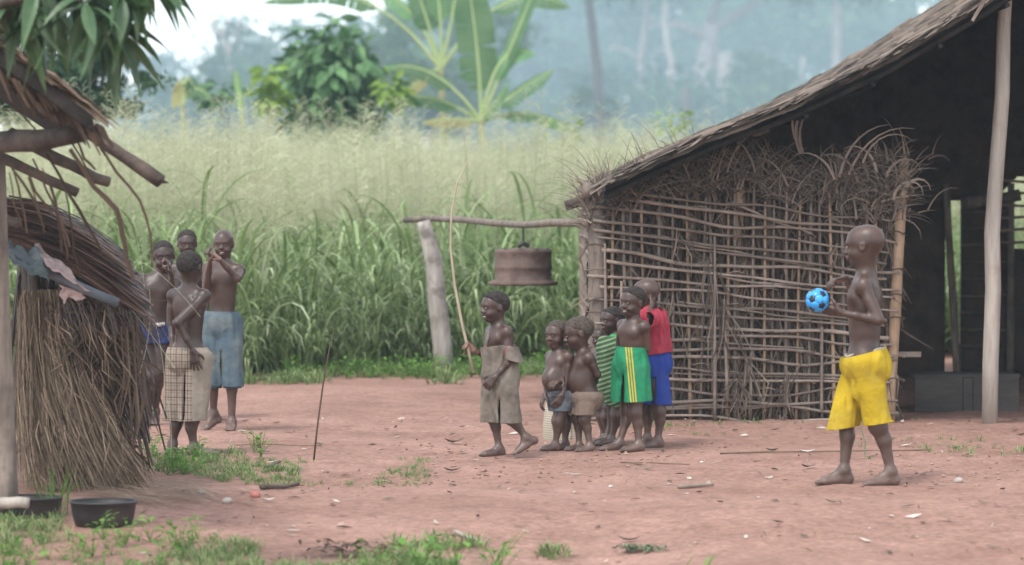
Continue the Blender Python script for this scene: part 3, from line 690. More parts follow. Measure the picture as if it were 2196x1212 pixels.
# fronds hanging down outside the lattice
for (px, py, n, L) in ((1440, 650, 12, .42), (1545, 640, 16, .6), (1600, 770, 14, .4), (1700, 800, 10, .3), (1580, 820, 16, .28), (1530, 560, 8, .5), (1460, 500, 8, .3), (1800, 520, 6, .2), (1680, 900, 10, .2)):
    m2 = MB()
    for k in range(n):
        c = HP(px + random.gauss(0, 9), py + random.gauss(0, 10), -.105 - random.uniform(0, .03)); L2 = min(L * random.uniform(.6, 1), c.z - .01)
        d = Vector((random.gauss(0, .28), random.gauss(0, .05), -1)); m2.ribbon([c, c + d * L2 * .5 + Vector((random.gauss(0, .03), 0, 0)), c + d * L2], [.004, .009, .002], Vector((.2, -1, 0)), random.random())
    stuff(m2.build('hanging_frond', M['dry'], hut))
# plate beam ends at the left corner
mb = MB(); wobtube(mb, HP(1212, 442, .15), HP(1330, 398, .15), .035, .04, 6, .01, 8); mb.build('eave_pole', M['darkpole'], hut, True)
mb = MB(); wobtube(mb, HP(1262, 410, -.16), HP(1262, 398, 6.0), .05, .05, 8, .02, 10); mb.build('plate_beam', M['pole'], hut, True)
# left side wall going back
for k in range(12):
    z = .1 + k * .12; mb = MB(); wobtube(mb, Vector((.56, HYD, z)) - HB, Vector((.56, 31, z + random.uniform(-.04, .04))) - HB, .011, .009, 8, .03, 5); mb.build('wall_stick', M['stick'], hut)
for k in range(6):
    yy = HYD + 1.05 * (k + 1); mb = MB(); wobtube(mb, Vector((.60, yy, -.05)) - HB, Vector((.60, yy, 1.5)) - HB, .045, .04, 5, .01, 7); mb.build('wall_post', M['pole'], hut)
mb = MB()
for i in range(900):
    c = Vector((.62 + random.uniform(0, .05), random.uniform(HYD + .1, 31), random.uniform(.3, 1.55))) - HB; L = random.uniform(.2, .5); L = min(L, c.z - .01)
    d = Vector((0, random.gauss(0, .3), -1)); mb.ribbon([c, c + d * L * .5, c + d * L], [.01, .03, .006], Vector((-1, 0, 0)), random.random() * .6)
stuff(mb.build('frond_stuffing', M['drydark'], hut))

# roof: two slopes, slightly concave, underside darkened in colour, ragged leaf thatch on the rake
RX = [0.60, 0.8, 1.33, 1.8, 2.4, 2.95, 3.6, 4.3]; RZ = [1.53, 1.63, 1.865, 2.045, 2.33, 2.655, 3.06, 3.5]
def roof_z(x): return float(np.interp(x if x <= 4.3 else 8.6 - x, RX, RZ))
RY0, RY1 = 23.95, 32.0
def slope(xl, y0, y1, th, name, m, par):
    mb = MB(); n = len(xl); V = []
    for y in (y0, y1):
        for x in xl: V.append((x, y, roof_z(x)))
        for x in xl: V.append((x, y, roof_z(x) + th))
    f = []
    N = 2 * n
    for i in range(n - 1):
        f += [(i, i + 1, N + i + 1, N + i), (n + i, N + n + i, N + n + i + 1, n + i + 1), (i, n + i, n + i + 1, i + 1), (N + i, N + i + 1, N + n + i + 1, N + n + i)]
    f += [(0, N, N + n, n), (n - 1, 2 * n - 1, N + 2 * n - 1, N + n - 1)]
    mb.add(V, f); return shift(mb, HB).build(name, m, par)
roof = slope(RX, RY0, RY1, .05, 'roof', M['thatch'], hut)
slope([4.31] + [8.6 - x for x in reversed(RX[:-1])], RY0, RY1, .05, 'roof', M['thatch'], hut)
for k in range(17):                                        # rafters under the left slope
    yy = RY0 + .12 + k * .48
    mb = MB(); pts = [Vector((x, yy + random.uniform(-.02, .02), roof_z(x) - .035)) - HB for x in RX]; mb.tube(pts, .026, 6, random.random()); mb.build('rafter', M['thatch'], roof)
for k in range(9):                                         # battens along the slope
    x = .6 + k * .43; mb = MB(); mb.tube([Vector((x, RY0 + .02, roof_z(x) - .075)) - HB, Vector((x, RY1, roof_z(x) - .075)) - HB], .018, 5); mb.build('batten', M['thatch'], roof)
random.seed(54); mb = MB()
for i in range(2600):                                      # leaf layers lying on the rake and slope
    x = random.uniform(.72, 4.2); y = RY0 + (abs(random.gauss(0, .10)) - .06 if i < 1500 else random.uniform(0, 7.5)); L = random.uniform(.12, .38)
    z = roof_z(x) + .03 + random.uniform(0, .05); x2 = max(x - L, .50); z2 = roof_z(max(x2, .60)) + .028 + random.uniform(0, .045) - (max(0, .60 - x2) * .5)
    mb.ribbon([Vector((x, y, z)) - HB, Vector(((x + x2) / 2, y + random.gauss(0, .015), (z + z2) / 2 + .01)) - HB, Vector((x2, y + random.gauss(0, .05), z2)) - HB], [random.uniform(.012, .04)] * 2 + [.006], Vector((random.gauss(0, .3), random.gauss(-.5, .4), 1)), random.random())
stuff(mb.build('thatch_leaves', M['thatchleaf'], roof))
random.seed(55)
for i in range(60):                                        # separate shingle-like leaf blades that show on the edge
    x = .85 + i * .057; L = random.uniform(.25, .5); m2 = MB(); y = RY0 - random.uniform(.01, .05)
    q = [Vector((x - L * t, y + random.gauss(0, .006), roof_z(max(x - L * t, .60)) + .02 + .045 * random.random() - .02 * t)) - HB for t in (0, .5, 1)]
    m2.ribbon(q, [.02, .028, .01], Vector((0, -.8, .5)), random.random()); m2.build('leaf_shingle', M['thatchleaf'], roof)
mb = MB(); wobtube(mb, HP(1535, 288, -.85), HP(1640, 278, -.2), .028, .03, 6, .02, 7, .25); mb.build('purlin_end', M['darkpole'], roof, True)
for a, b in (((2085, 45), (2120, -15)), ((2050, 10), (2095, -25))):
    m2 = MB(); m2.ribbon([HP(*a, -.95), HP(*b, -.95)], [.02, .03], Vector((.2, -1, 0)), .9); m2.build('leaf_shingle', M['dry'], roof)
# front post of the open side
pp = MB(); q = [(2122, 912), (2124, 780), (2130, 620), (2128, 500), (2134, 400), (2150, 200), (2152, 60), (2160, -60), (2163, -110)]
pts = [HP(x, y, -.2) for x, y in q]; pts[0].z = -.05
pp.tube(pts, [.052, .053, .053, .052, .05, .049, .046, .044, .042], 14, .5, True, .03); pp.build('front_post', M['palepole'], hut, True)
# far walls seen through the open side
def panel(x0, x1, y, z0, z1, name, m, th=.12):
    mb = MB(); n1, n2 = max(2, int((x1 - x0) / .12)), max(2, int((z1 - z0) / .12)); V = []
    for s in (0, 1):
        for j in range(n2 + 1):
            for i in range(n1 + 1):
                x = x0 + (x1 - x0) * i / n1; z = z0 + (z1 - z0) * j / n2
                V.append(Vector((x, y + s * th + (.03 * float(vnoise(x * 6, z * 6, 4)) if s == 0 else 0), z)) - HB)
    w = n1 + 1; o = w * (n2 + 1); f = []
    for j in range(n2):
        for i in range(n1): f += [(j * w + i, j * w + i + 1, (j + 1) * w + i + 1, (j + 1) * w + i), (o + j * w + i, o + (j + 1) * w + i, o + (j + 1) * w + i + 1, o + j * w + i + 1)]
    for i in range(n1): f += [(i, o + i, o + i + 1, i + 1), (n2 * w + i, n2 * w + i + 1, o + n2 * w + i + 1, o + n2 * w + i)]
    for j in range(n2): f += [(j * w, (j + 1) * w, o + (j + 1) * w, o + j * w), (j * w + n1, o + j * w + n1, o + (j + 1) * w + n1, (j + 1) * w + n1)]
    mb.add(V, f); return mb.build(name, M[m], hut, True)
BW = 31.0
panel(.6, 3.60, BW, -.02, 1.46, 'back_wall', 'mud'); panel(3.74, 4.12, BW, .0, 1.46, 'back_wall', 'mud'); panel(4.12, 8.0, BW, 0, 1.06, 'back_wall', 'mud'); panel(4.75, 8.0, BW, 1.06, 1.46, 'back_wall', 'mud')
# gable above, cut to the slope of the roof
mb = MB(); gx = [.6 + i * .2 for i in range(38)]; V = []
for x in gx:
    z0 = 1.66 if 4.05 < x < 4.9 else 1.46
    for y in (BW, BW + .1): V += [Vector((x, y + .003, z0)) - HB, Vector((x, y + .003, max(z0 + .002, roof_z(x) - .02))) - HB]
f = []
for i in range(len(gx) - 1):
    a, c = i * 4, i * 4 + 4; f += [(a, c, c + 1, a + 1), (a + 2, a + 3, c + 3, c + 2), (a, a + 2, c + 2, c)]
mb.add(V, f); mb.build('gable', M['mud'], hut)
for k in range(9):
    z = .25 + k * .14; mb = MB(); wobtube(mb, Vector((3.72, BW - .06, z)) - HB, Vector((4.1, BW - .06, z)) - HB, .012, .01, 4, .01, 5); mb.build('wall_stick', M['darkpole'], hut)
for k in range(6):
    z = 1.12 + k * .10; mb = MB(); wobtube(mb, Vector((4.05, BW - .06, z)) - HB, Vector((4.9, BW - .06, z)) - HB, .012, .012, 4, .012, 5); mb.build('wall_stick', M['stick'], hut)
for x in (3.70, 4.14, 4.45):
    mb = MB(); wobtube(mb, Vector((x, BW - .03, -.02)) - HB, Vector((x - (.10 if x < 3.8 else 0), BW - .03, 1.6)) - HB, .035, .03, 5, .02, 7); mb.build('wall_post', M['pole'], hut, True)
mb = MB(); wobtube(mb, Vector((3.72, BW - .15, 1.44)) - HB, Vector((4.2, BW - .15, 1.50)) - HB, .05, .05, 4, .01, 8); mb.build('lintel', M['pole'], hut, True)
# far side wall on the right
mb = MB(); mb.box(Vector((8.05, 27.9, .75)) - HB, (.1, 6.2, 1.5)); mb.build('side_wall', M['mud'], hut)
# low board bench inside
for (a, b_, h) in ((2.80, 3.13, .24), (3.135, 3.20, .235), (3.205, 3.52, .24)):
    mb = MB(); mb.box(Vector(((a + b_) / 2, 25.9, h / 2)) - HB, (b_ - a, .03, h)); mb.build('bench_board', M['board'], hut)
mb = MB(); mb.box(Vector((3.16, 26.1, .25)) - HB, (.74, .4, .02)); mb.build('bench_top', M['board'], hut)
mb = MB(); mb.box(HP(1940, 760, .12), (.22, .02, .035)); mb.build('shelf_plank', M['stick'], hut)
# ---------------------------------------------------------------- hanging wheel rim between post and hut
random.seed(61)
b = G(945, 800); fr = thing('wheel_gong_frame', 'grey weathered post and crossbeam that the rusty wheel rim hangs from', 'frame', b)
PY = b.y
mb = MB(); q = [(952, 800), (948, 740), (938, 650), (930, 560), (915, 500), (908, 474)]
pts = [P(x, y, PY) - b for x, y in q]; pts[0].z = -.06
mb.tube(pts, [.092, .085, .082, .078, .065, .058], 12, .5, True, .05); mb.build('post', mat('weathered_post', (0.24, .205, .18), (.42, .38, .345), 3, (4, 4, .8), .85, .5, 12, blotch=((.09, .075, .065), 5, .52, .66, .75)), fr, True)
mb = MB(); q = [(868, 472, PY + .2), (930, 468, PY), (1000, 472, PY - 1.6), (1060, 479, PY - 3), (1125, 483, 27.46), (1190, 477, 26.1), (1262, 478, 24.75)]
pts = [P(*e) - b for e in q]; mb.tube(pts, [.026, .027, .027, .026, .026, .027, .028], 8, .5, True, .08); mb.build('crossbeam', M['pole'], fr, True)
gp = P(1122, 612, 27.46)
M['rust'] = mat('rusty_iron', (.085, .055, .045), (.165, .115, .095), 9, rough=.75, bump=.25, bscale=60, blotch=((.05, .04, .04), 4, .5, .7, .5))
M['iron'] = mat('dark_iron', (.03, .028, .028), (.06, .05, .048), 9, rough=.6)
rim = thing('truck_wheel', 'rusty steel truck wheel hanging flat from the crossbeam', 'wheel rim', gp)
mb = MB(); pf = [(.150, .262), (.176, .270), (.190, .268), (.206, .262), (.212, .245), (.208, .235), (.208, .150), (.213, .140), (.213, .125), (.207, .115), (.207, .045), (.222, .034), (.246, .030), (.256, .018), (.252, .002), (.242, 0), (.236, .014), (.215, .020), (.198, .03), (.198, .24), (.15, .25), (.15, .262)]
mb.lathe(pf, 48); mb.build('barrel', M['rust'], rim, True)
mb = MB(); mb.lathe([(.15, .252), (.150, .268), (.09, .275), (.055, .272), (.055, .262), (.09, .262), (.15, .252)], 32); mb.build('disc', M['rust'], rim, True)
for k in range(10):
    a = k * .628 + .2; c = Vector((.180 * math.cos(a), .180 * math.sin(a), .2635)); mb = MB(); mb.lathe([(.0, .008), (.02, .008), (.024, 0)], 10, c, ax=1); mb.build('bolt_hole', M['iron'], rim)
cp = P(1122, 485, 27.46) - gp
mb = MB(); mb.tube([Vector((-.04, 0, .285)), Vector((0, 0, .31)), Vector((.04, .02, .29))], .018, 6); mb.tube([Vector((0, 0, .30)), cp + Vector((0, 0, .02))], .008, 6); mb.build('hanger_wire', M['iron'], rim)

# ---------------------------------------------------------------- left log-roofed hut (near)
LB0 = Vector((-2.33, 17.4, 0)); lh = thing('log_roof_hut', 'edge of a dark leaf-thatched hut with projecting log ends and hanging leaf strips', 'hut', LB0)
def LP(px, py, Y=17.0): return P(px, py, Y) - LB0
mb = MB(); a = LP(22, 1078, 17.6); a.z = gz(-2.35, 17.6) - .05; wobtube(mb, a, LP(-8, 330, 17.6), .044, .040, 8, .01, 12, .03); mb.build('corner_post', M['pole'], lh, True)
random.seed(62)
for (p0, p1, Y0, Y1, r0, r1) in (((-160, 330), (172, 288), 17.6, 16.4, .050, .046), ((40, 190), (345, 388), 17.2, 17.0, .034, .030), ((20, 285), (232, 392), 17.6, 17.4, .030, .026), ((-60, 310), (166, 414), 18.0, 17.9, .028, .023), ((-60, 455), (42, 483), 18.2, 18.2, .022, .02)):
    mb = MB(); wobtube(mb, LP(*p0, Y0), LP(*p1, Y1), r0, r1, 8, .012, 10, .10); mb.build('log_end', M['darkpole'], lh, True)
mb = MB(); mb.tube([LP(338, 383, 17.0), LP(352, 390, 17.0), LP(362, 392, 17.0)], [.016, .009, .002], 5); mb.build('split_tip', M['darkpole'], lh)
# roof slab rising to the left
A, B_, C_, D_ = P(200, 283, 16.2), P(130, 300, 20.5), P(-420, -10, 20.5), P(-420, -95, 16.2)
mb = MB(); n = 8; V = []
for i in range(n + 1):
    t = i / n; bow = .05 * math.sin(math.pi * t)
    for (e, f_) in ((A, D_), (B_, C_)):
        q = Vector(e).lerp(Vector(f_), t) + Vector((0, 0, bow)); V += [q - LB0, q - LB0 + Vector((0, 0, .07))]
fc = []
for i in range(n):
    o = i * 4; fc += [(o, o + 4, o + 6, o + 2), (o + 1, o + 3, o + 7, o + 5), (o, o + 1, o + 5, o + 4), (o + 2, o + 6, o + 7, o + 3)]
fc += [(0, 2, 3, 1), (n * 4, n * 4 + 1, n * 4 + 3, n * 4 + 2)]
mb.add(V, fc); lroof = mb.build('roof', M['thatch'], lh)
M['brown'] = mat('brown_leaf', (.045, .029, .02), (.30, .215, .145), 10, attr='rnd', c3=(.115, .075, .05), rough=.7, trans=.2)
mb = MB()
for i in range(700):
    t = random.uniform(.10, 1); y = random.uniform(0, 1) ** 2.5 * .8; q = A.lerp(D_, t).lerp(B_.lerp(C_, t), y) + Vector((0, 0, .075 + .05 * math.sin(math.pi * t) + random.uniform(0, .03)))
    d = (A - D_).normalized(); L = random.uniform(.10, .30); e = q + d * L; 
    mb.ribbon([q - LB0, q + d * L * .5 + Vector((0, 0, .01)) - LB0, e + Vector((0, random.gauss(0, .02), -.02)) - LB0], [.03, .035, .008], Vector((0, random.gauss(-.3, .5), 1)), random.random())
stuff(mb.build('thatch_leaves', M['brown'], lroof))
mb = MB()
for i in range(240):                                       # fringe under the edge in the darker brown tones
    t = random.uniform(0, .55); q = A.lerp(D_, t) + Vector((0, random.uniform(0, .5), .02)); d = (A - D_).normalized() * .6 + Vector((0, 0, -.6 + random.gauss(0, .2)))
    L = random.uniform(.04, .14); mb.ribbon([q - LB0, q + d * L - LB0], [.02, .006], Vector((0, -1, .3)), random.random() * .5)
stuff(mb.build('edge_fringe', M['brown'], lroof))
# long hanging leaf strips: px polylines
strips = [([(60, 170), (190, 280), (250, 370), (300, 430), (322, 500), (326, 575)], .018), ([(150, 320), (200, 400), (250, 450), (262, 500), (272, 560), (285, 600)], .034), ([(100, 330), (150, 420), (185, 480), (220, 545)], .020), ([(70, 340), (100, 410), (130, 470), (150, 530)], .018),
          ([(90, 360), (120, 440), (140, 520), (145, 560)], .014), ([(50, 350), (75, 410), (110, 460)], .016), ([(30, 370), (45, 430), (58, 500)], .016), ([(20, 370), (30, 440), (48, 490)], .013), ([(110, 400), (125, 470), (132, 540)], .02), ([(60, 380), (85, 460), (95, 500)], .012),
          ([(130, 250), (150, 300), (190, 370)], .014), ([(0, 190), (60, 260), (110, 320)], .014), ([(0, 235), (60, 240), (115, 258)], .010), ([(160, 290), (180, 340), (205, 365)], .016), ([(25, 360), (70, 425), (88, 470)], .02), ([(140, 410), (150, 470), (158, 540), (170, 590)], .012)]
for s, w in strips:
    mb = MB(); Y = 16.5 + random.uniform(-.2, .5); q = [LP(x, y, Y + .03 * i) for i, (x, y) in enumerate(s)]; qq = []
    for i in range(len(q) - 1):
        qq += [q[i], q[i].lerp(q[i + 1], .5) + Vector((.004, 0, 0))]
    qq.append(q[-1]); k = len(qq)
    mb.ribbon(qq, [w * .75 * (.5 + .5 * math.sin(math.pi * (.15 + .8 * i / k))) for i in range(k)], Vector((random.gauss(0, .5), -1, 0)), random.uniform(.05, .6), .12); mb.build('leaf_strip', M['brown'], lh)

# ---------------------------------------------------------------- straw shelter beneath it
SB = Vector((-2.2, 19.3, 0)); sh = thing('straw_shelter', 'low straw shelter with wet thatched roof and flaring stalk wall', 'shelter', SB)
def SP(px, py, Y=19.0): return P(px, py, Y) - SB
M['straw'] = mat('straw_stalk', (.06, .04, .027), (.40, .30, .205), 9, attr='rnd', c3=(.185, .128, .085), rough=.75)
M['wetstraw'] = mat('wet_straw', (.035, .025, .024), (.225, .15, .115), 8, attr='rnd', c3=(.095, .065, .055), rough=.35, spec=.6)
random.seed(63); mb = MB()
for i in range(4300):                                      # flaring wall of stalks
    u = random.random(); x0 = 45 + u * 110 + random.gauss(0, 12); Yt = 19.0 + random.uniform(-.1, .5)
    x1 = 60 + u ** .8 * 238 + random.gauss(0, 20); yb = 1010 + random.uniform(-20, 62)
    top = SP(x0 * .8 + 20, random.uniform(620, 700), Yt + .15); bot = P(x1, yb, 18.7 + random.uniform(-.15, .4)); bot.z = max(bot.z, gz(bot.x, bot.y) + .004); bot = bot - SB
    mid = top.lerp(bot, .5) + Vector((-.05 * (u + .3) + random.gauss(0, .022), -.02 + random.gauss(0, .03), 0)); w = random.uniform(.0016, .0042)
    mb.ribbon([top, top.lerp(mid, .6) + Vector((-.01, 0, 0)), mid, mid.lerp(bot, .6) + Vector((-.015, 0, 0)), bot], [w, w, w, w * .9, w * .5], Vector((random.gauss(0, .6), -1, 0)), random.random() ** 1.5)
stuff(mb.build('stalk_wall', M['straw'], sh))
mb = MB()
for i in range(260):                                       # stalks lying spread at the foot
    px, py = random.uniform(120, 400), random.uniform(1035, 1080); q = G(px, py); d = Vector((random.uniform(.5, 1), random.gauss(-.55, .25), 0)).normalized(); L = random.uniform(.15, .42)
    e = q + d * L; mb.ribbon([q + Vector((0, 0, .03)), q.lerp(e, .5) + Vector((0, 0, .028)), Vector((e.x, e.y, gz(e.x, e.y) + .006))], [.005, .005, .002], Vector((0, 0, 1)), random.uniform(.4, 1)); mb.r
mb2 = shift(mb, SB); stuff(mb2.build('fallen_stalks', M['straw'], sh))
mb = MB()
for i in range(1300):                                       # brown broken leaves inside and right side
    px, py = min(random.gauss(195, 38), 292), 630 + 350 * random.random() ** 1.4; c = SP(px, py, 19.1 + random.uniform(-.2, .4)); an = random.gauss(.1, .5); L = min(random.uniform(.08, .34), max(.03, c.z - .02))
    d = Vector((math.sin(an), random.gauss(0, .2), -math.cos(an))); mb.ribbon([c, c + d * L * .5 + Vector((random.gauss(0, .015), 0, 0)), c + d * L], [.006, random.uniform(.006, .013), .002], Vector((random.gauss(0, .5), -1, 0)), random.random() * .55)
stuff(mb.build('broken_leaves', M['brown'], sh))
mb = MB()
for i in range(130):                                       # broken stems sticking out across the wall
    px = random.uniform(60, 265); py = random.uniform(660, 1020); c = SP(px, py, 18.62 + random.uniform(-.05, .1)); an = random.gauss(.3, .32); L = min(random.uniform(.06, .24), max(.03, c.z - .02))
    d = Vector((math.sin(an), random.gauss(-.1, .25), -math.cos(an))); mb.ribbon([c, c + d * L * .5 + Vector((random.gauss(0, .02), random.gauss(0, .02), 0)), c + d * L], [.003, random.uniform(.003, .006), .0015], Vector((random.gauss(0, .5), -1, 0)), random.random())
stuff(mb.build('broken_stems', M['straw'], sh))
mb = MB()
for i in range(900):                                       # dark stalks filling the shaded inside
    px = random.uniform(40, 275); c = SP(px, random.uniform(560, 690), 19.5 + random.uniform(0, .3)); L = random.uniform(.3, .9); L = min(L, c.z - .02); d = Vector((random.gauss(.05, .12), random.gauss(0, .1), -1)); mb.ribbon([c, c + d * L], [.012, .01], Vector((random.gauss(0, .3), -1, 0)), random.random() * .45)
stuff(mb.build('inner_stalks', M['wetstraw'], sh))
mb = MB()
for (px, py, sx, ln) in ((288, 690, 10, .55), (282, 820, 14, .42), (300, 760, 10, .4), (265, 700, 8, .5)):
    for k in range(3):
        c = SP(px + random.gauss(0, 8), py, 18.9); L = min(ln, c.z); mb.ribbon([c, c + Vector((.015, 0, -L * .5)), c + Vector((random.gauss(0, .04), 0, -L))], [.008, .011, .004], Vector((.3, -1, 0)), random.uniform(.3, .7))
stuff(mb.build('dangling_stalks', M['brown'], sh))
# roof: bundle of long wet stalks sweeping down to the right
random.seed(64); mb = MB()
for i in range(2300):
    u = random.random(); v = random.random()
    st = SP(-80 + random.uniform(-40, 60), 450 + v * 70 + random.gauss(0, 6), 19.0 + u * .9 - .2)
    ex = 335 - 70 * (1 - v) ** 1.3 - random.uniform(0, 22) - 60 * max(0, u - .6); ey = 545 + 150 * v ** 1.1 + random.gauss(0, 5)
    en = SP(ex, ey, 18.75 + u * .9 - .2)
    t0 = random.uniform(0, .72); a = st.lerp(en, t0); t1 = min(1, t0 + random.uniform(.3, .6)); e = st.lerp(en, t1)
    bow = lambda t: Vector((0, 0, .13 * math.sin(math.pi * (t * .86 + .1)) ))
    m_ = st.lerp(en, (t0 + t1) / 2); w = random.uniform(.003, .007)
    mb.tube([a + bow(t0), m_ + bow((t0 + t1) / 2), e + bow(t1) + Vector((0, 0, random.gauss(0, .008)))], w * .6, 3, random.random() ** 1.3, False)
stuff(mb.build('stalk_roof', M['wetstraw'], sh))
mb = MB()
for i in range(420):                                       # fringe under the roof end
    c = SP(random.uniform(120, 325), random.uniform(640, 690), 18.85 + random.uniform(0, .6)); d = Vector((random.gauss(.35, .25), random.gauss(0, .1), -1)).normalized(); L = random.uniform(.05, .2); mb.ribbon([c, c + d * L], [.005, .002], Vector((0, -1, 0)), random.random() * .7)
stuff(mb.build('roof_fringe', M['wetstraw'], sh))
mb = MB(); mb.tube([SP(-60, 500, 18.55), SP(90, 578, 18.55), SP(180, 620, 18.5), SP(252, 650, 18.45)], [.026, .026, .025, .024], 12, .5); mb.build('roof_pole', mat('blue_grey_pole', (.075, .085, .10), (.13, .14, .155), 5, rough=.55), sh, True)
mb = MB(); a = SP(85, 1040, 19.25); a.z = -.03; wobtube(mb, a, SP(70, 560, 19.25), .03, .028, 5, .01, 8); mb.build('corner_stake', M['darkpole'], sh, True)
# thin bent grass stems round it
mb = MB(); random.seed(65)
for (p0, p1, p2) in (((90, 510), (150, 430), (210, 480)), ((95, 520), (130, 400), (215, 445)), ((60, 470), (170, 470), (290, 465)), ((285, 465), (305, 560), (310, 620)), ((335, 700), (360, 800), (350, 900)), ((320, 620), (330, 700), (300, 800)), ((300, 560), (360, 590), (430, 680)), ((360, 860), (372, 930), (365, 980)), ((270, 650), (330, 720), (375, 790))):
    q0, q1, q2 = [SP(*e, 18.9) for e in (p0, p1, p2)]
    mb.tube([q0 * (1 - t) ** 2 + q1 * 2 * t * (1 - t) + q2 * t * t for t in [k / 8 for k in range(9)]], .0010, 3, random.uniform(.3, .9), False)
stuff(mb.build('loose_grass_stems', M['seed'], sh))
# cloths on the roof pole
def cloth(name, label, m, corners, fold=.02, nx=14, ny=14, seed=0, cat='cloth'):
    a, b, c, d = [Vector(q) for q in corners]; loc = c.copy(); V = []; f = []
    nm = (b - a).cross(d - a).normalized()
    for j in range(ny + 1):
        for i in range(nx + 1):
            u, v = i / nx, j / ny; q = a.lerp(b, u).lerp(d.lerp(c, u), v)
            q = q + nm * fold * (float(vnoise(u * 6 + seed, v * 2.5, seed)) + .5 * float(vnoise(u * 13, v * 4 + seed, 3))) + (b - a).normalized() * .015 * float(vnoise(v * 5 + seed, u * 2)) + Vector((0, 0, .02 * float(vnoise(u * 5, seed + .5)) * v))
            V.append(q - loc)
    w = nx + 1; f = [(j * w + i, j * w + i + 1, (j + 1) * w + i + 1, (j + 1) * w + i) for j in range(ny) for i in range(nx)]
    mb = MB(); mb.add(V, f); o = mb.build(name, m, None, True); o.location = loc
    md = o.modifiers.new('thick', 'SOLIDIFY'); md.thickness = .003; return tag(o, label, cat)
M['pinkcloth'] = mat('pink_cloth', (.36, .255, .235), (.52, .40, .37), 8, rough=.95, blotch=((.2, .15, .14), 14, .5, .65, .5))
M['greycloth'] = mat('blue_grey_cloth', (.085, .105, .11), (.19, .22, .21), 9, rough=.95, blotch=((.27, .27, .25), 10, .55, .7, .6))
cloth('draped_cloth', 'faded pink cloth spread over the wet straw roof edge', M['pinkcloth'], [P(70, 528, 18.72), P(125, 548, 18.72), P(190, 622, 18.42), P(105, 580, 18.42)], .02, seed=2)
cloth('hanging_cloth', 'end of pink cloth hanging below the blue-grey roof pole', M['pinkcloth'], [P(128, 610, 18.50), P(182, 632, 18.50), P(176, 640, 18.50), P(134, 650, 18.5)], .012, seed=4)
cloth('draped_cloth', 'ragged blue-grey cloth hanging over the pole beside the pale post', M['greycloth'], [P(20, 520, 18.7), P(85, 540, 18.65), P(108, 602, 18.42), P(18, 560, 18.42)], .02, seed=6)

# ---------------------------------------------------------------- basins and log in front
M['basin'] = mat('black_enamel', (.012, .012, .014), (.03, .028, .028), 6, rough=.45, spec=.5, blotch=((.10, .07, .06), 5, .55, .75, .5))
def basin(px, py, r, h, label):
    q = G(px, py); q.y += 0; t = thing('basin', label, 'basin', (q.x, q.y, gz(q.x, q.y) - .005))
    mb = MB(); mb.lathe([(0.001, .0), (r * .80, 0), (r * .88, .015), (r * .95, h * .5), (r, h * .97), (r * 1.035, h), (r * 1.03, h + .006), (r * .985, h), (r * .93, h * .5), (r * .84, .02), (.001, .012)], 40); mb.build('bowl', M['basin'], t, True)
    mb = MB(); mb.tube([Vector((r * 1.02 * math.cos(a), r * 1.02 * math.sin(a), h + .004)) for a in [k * 2 * math.pi / 40 for k in range(41)]], .006, 6, .5, False); mb.build('rim', M['basin'], t, True)
    return t
basin(222, 1128, .152, .112, 'black enamel basin standing on the earth at the foot of the straw')
basin(60, 1108, .155, .09, 'black basin standing behind the cut log beside the pale post')
mb = MB(); a, b_ = P(-70, 1078, 16.75), P(62, 1078, 16.75); o = a.copy(); wobtube(mb, Vector(), b_ - a, .028, .026, 6, .006, 10, .04); lg = mb.build('cut_log', M['palepole'], None, True); lg.location = a
tag(lg, 'short pale cut log lying across in front of the pale hut post', 'log')

# ---------------------------------------------------------------- mango tree reaching in from the left
random.seed(66)
MBASE = Vector((-5.2, 14.2, gz(-5.2, 14.2))); mg = thing('mango_tree', 'mango tree reaching long drooping leaves in over the log roof hut', 'tree', MBASE)
mb = MB(); limb(mb, (0, 0, -.1), (.3, .3, 2.0), .16, .12, .02, 12); mb.build('trunk', M['darkpole'], mg, True)
fork = Vector((.3, .3, 2.0)) + MBASE
lms = [leaf_mesh('mango_leaf', .21, .056, 'mango', d, .18, .01, 7, .42) for d in (.15, .45, .8, 1.1)]
clus = [(20, 60, 15), (75, 20, 14.8), (110, 55, 15.2), (150, 30, 15), (180, 75, 14.8), (215, 20, 15.1), (240, 85, 15), (265, 40, 14.9), (285, 20, 15.2), (310, 5, 15), (235, 130, 15), (45, 105, 15.1), (120, -20, 15), (200, -30, 14.9), (10, 10, 15.2), (-40, 60, 15), (90, 85, 14.9), (260, 115, 15.1)]
limbs_at = [(0, 8, 15), (200, 5, 15), (120, 30, 15.1)]
mb = MB(); lp = limb(mb, fork - MBASE, P(300, -40, 15) - MBASE, .07, .012, .015, 8, 10); mb.build('limb', M['darkpole'], mg, True)
mb = MB(); lp2 = limb(mb, fork - MBASE, P(60, 30, 15) - MBASE, .05, .012, .015, 8, 8); mb.build('limb', M['darkpole'], mg, True)
for (px, py, Y) in clus:
    c = P(px, py - 66, Y) - MBASE; src = min(lp + lp2, key=lambda q: (q - c).length)
    tw = MB(); tw.tube([src, src.lerp(c, .5) + Vector((0, 0, .03)), c], [.008, .006, .004], 5); tw.build('twig', M['darkpole'], mg)
    for k in range(random.randint(9, 12)):
        az = k * 2.4 + random.uniform(-.3, .3); el = random.uniform(-1.0, .25)
        d = Vector((math.cos(az) * math.cos(el), math.sin(az) * math.cos(el), math.sin(el)))
        place_leaf(random.choice(lms), mg, c + d * .015 + Vector((0, 0, random.uniform(-.04, .02))), d, random.gauss(0, .35), random.uniform(.75, 1.15))
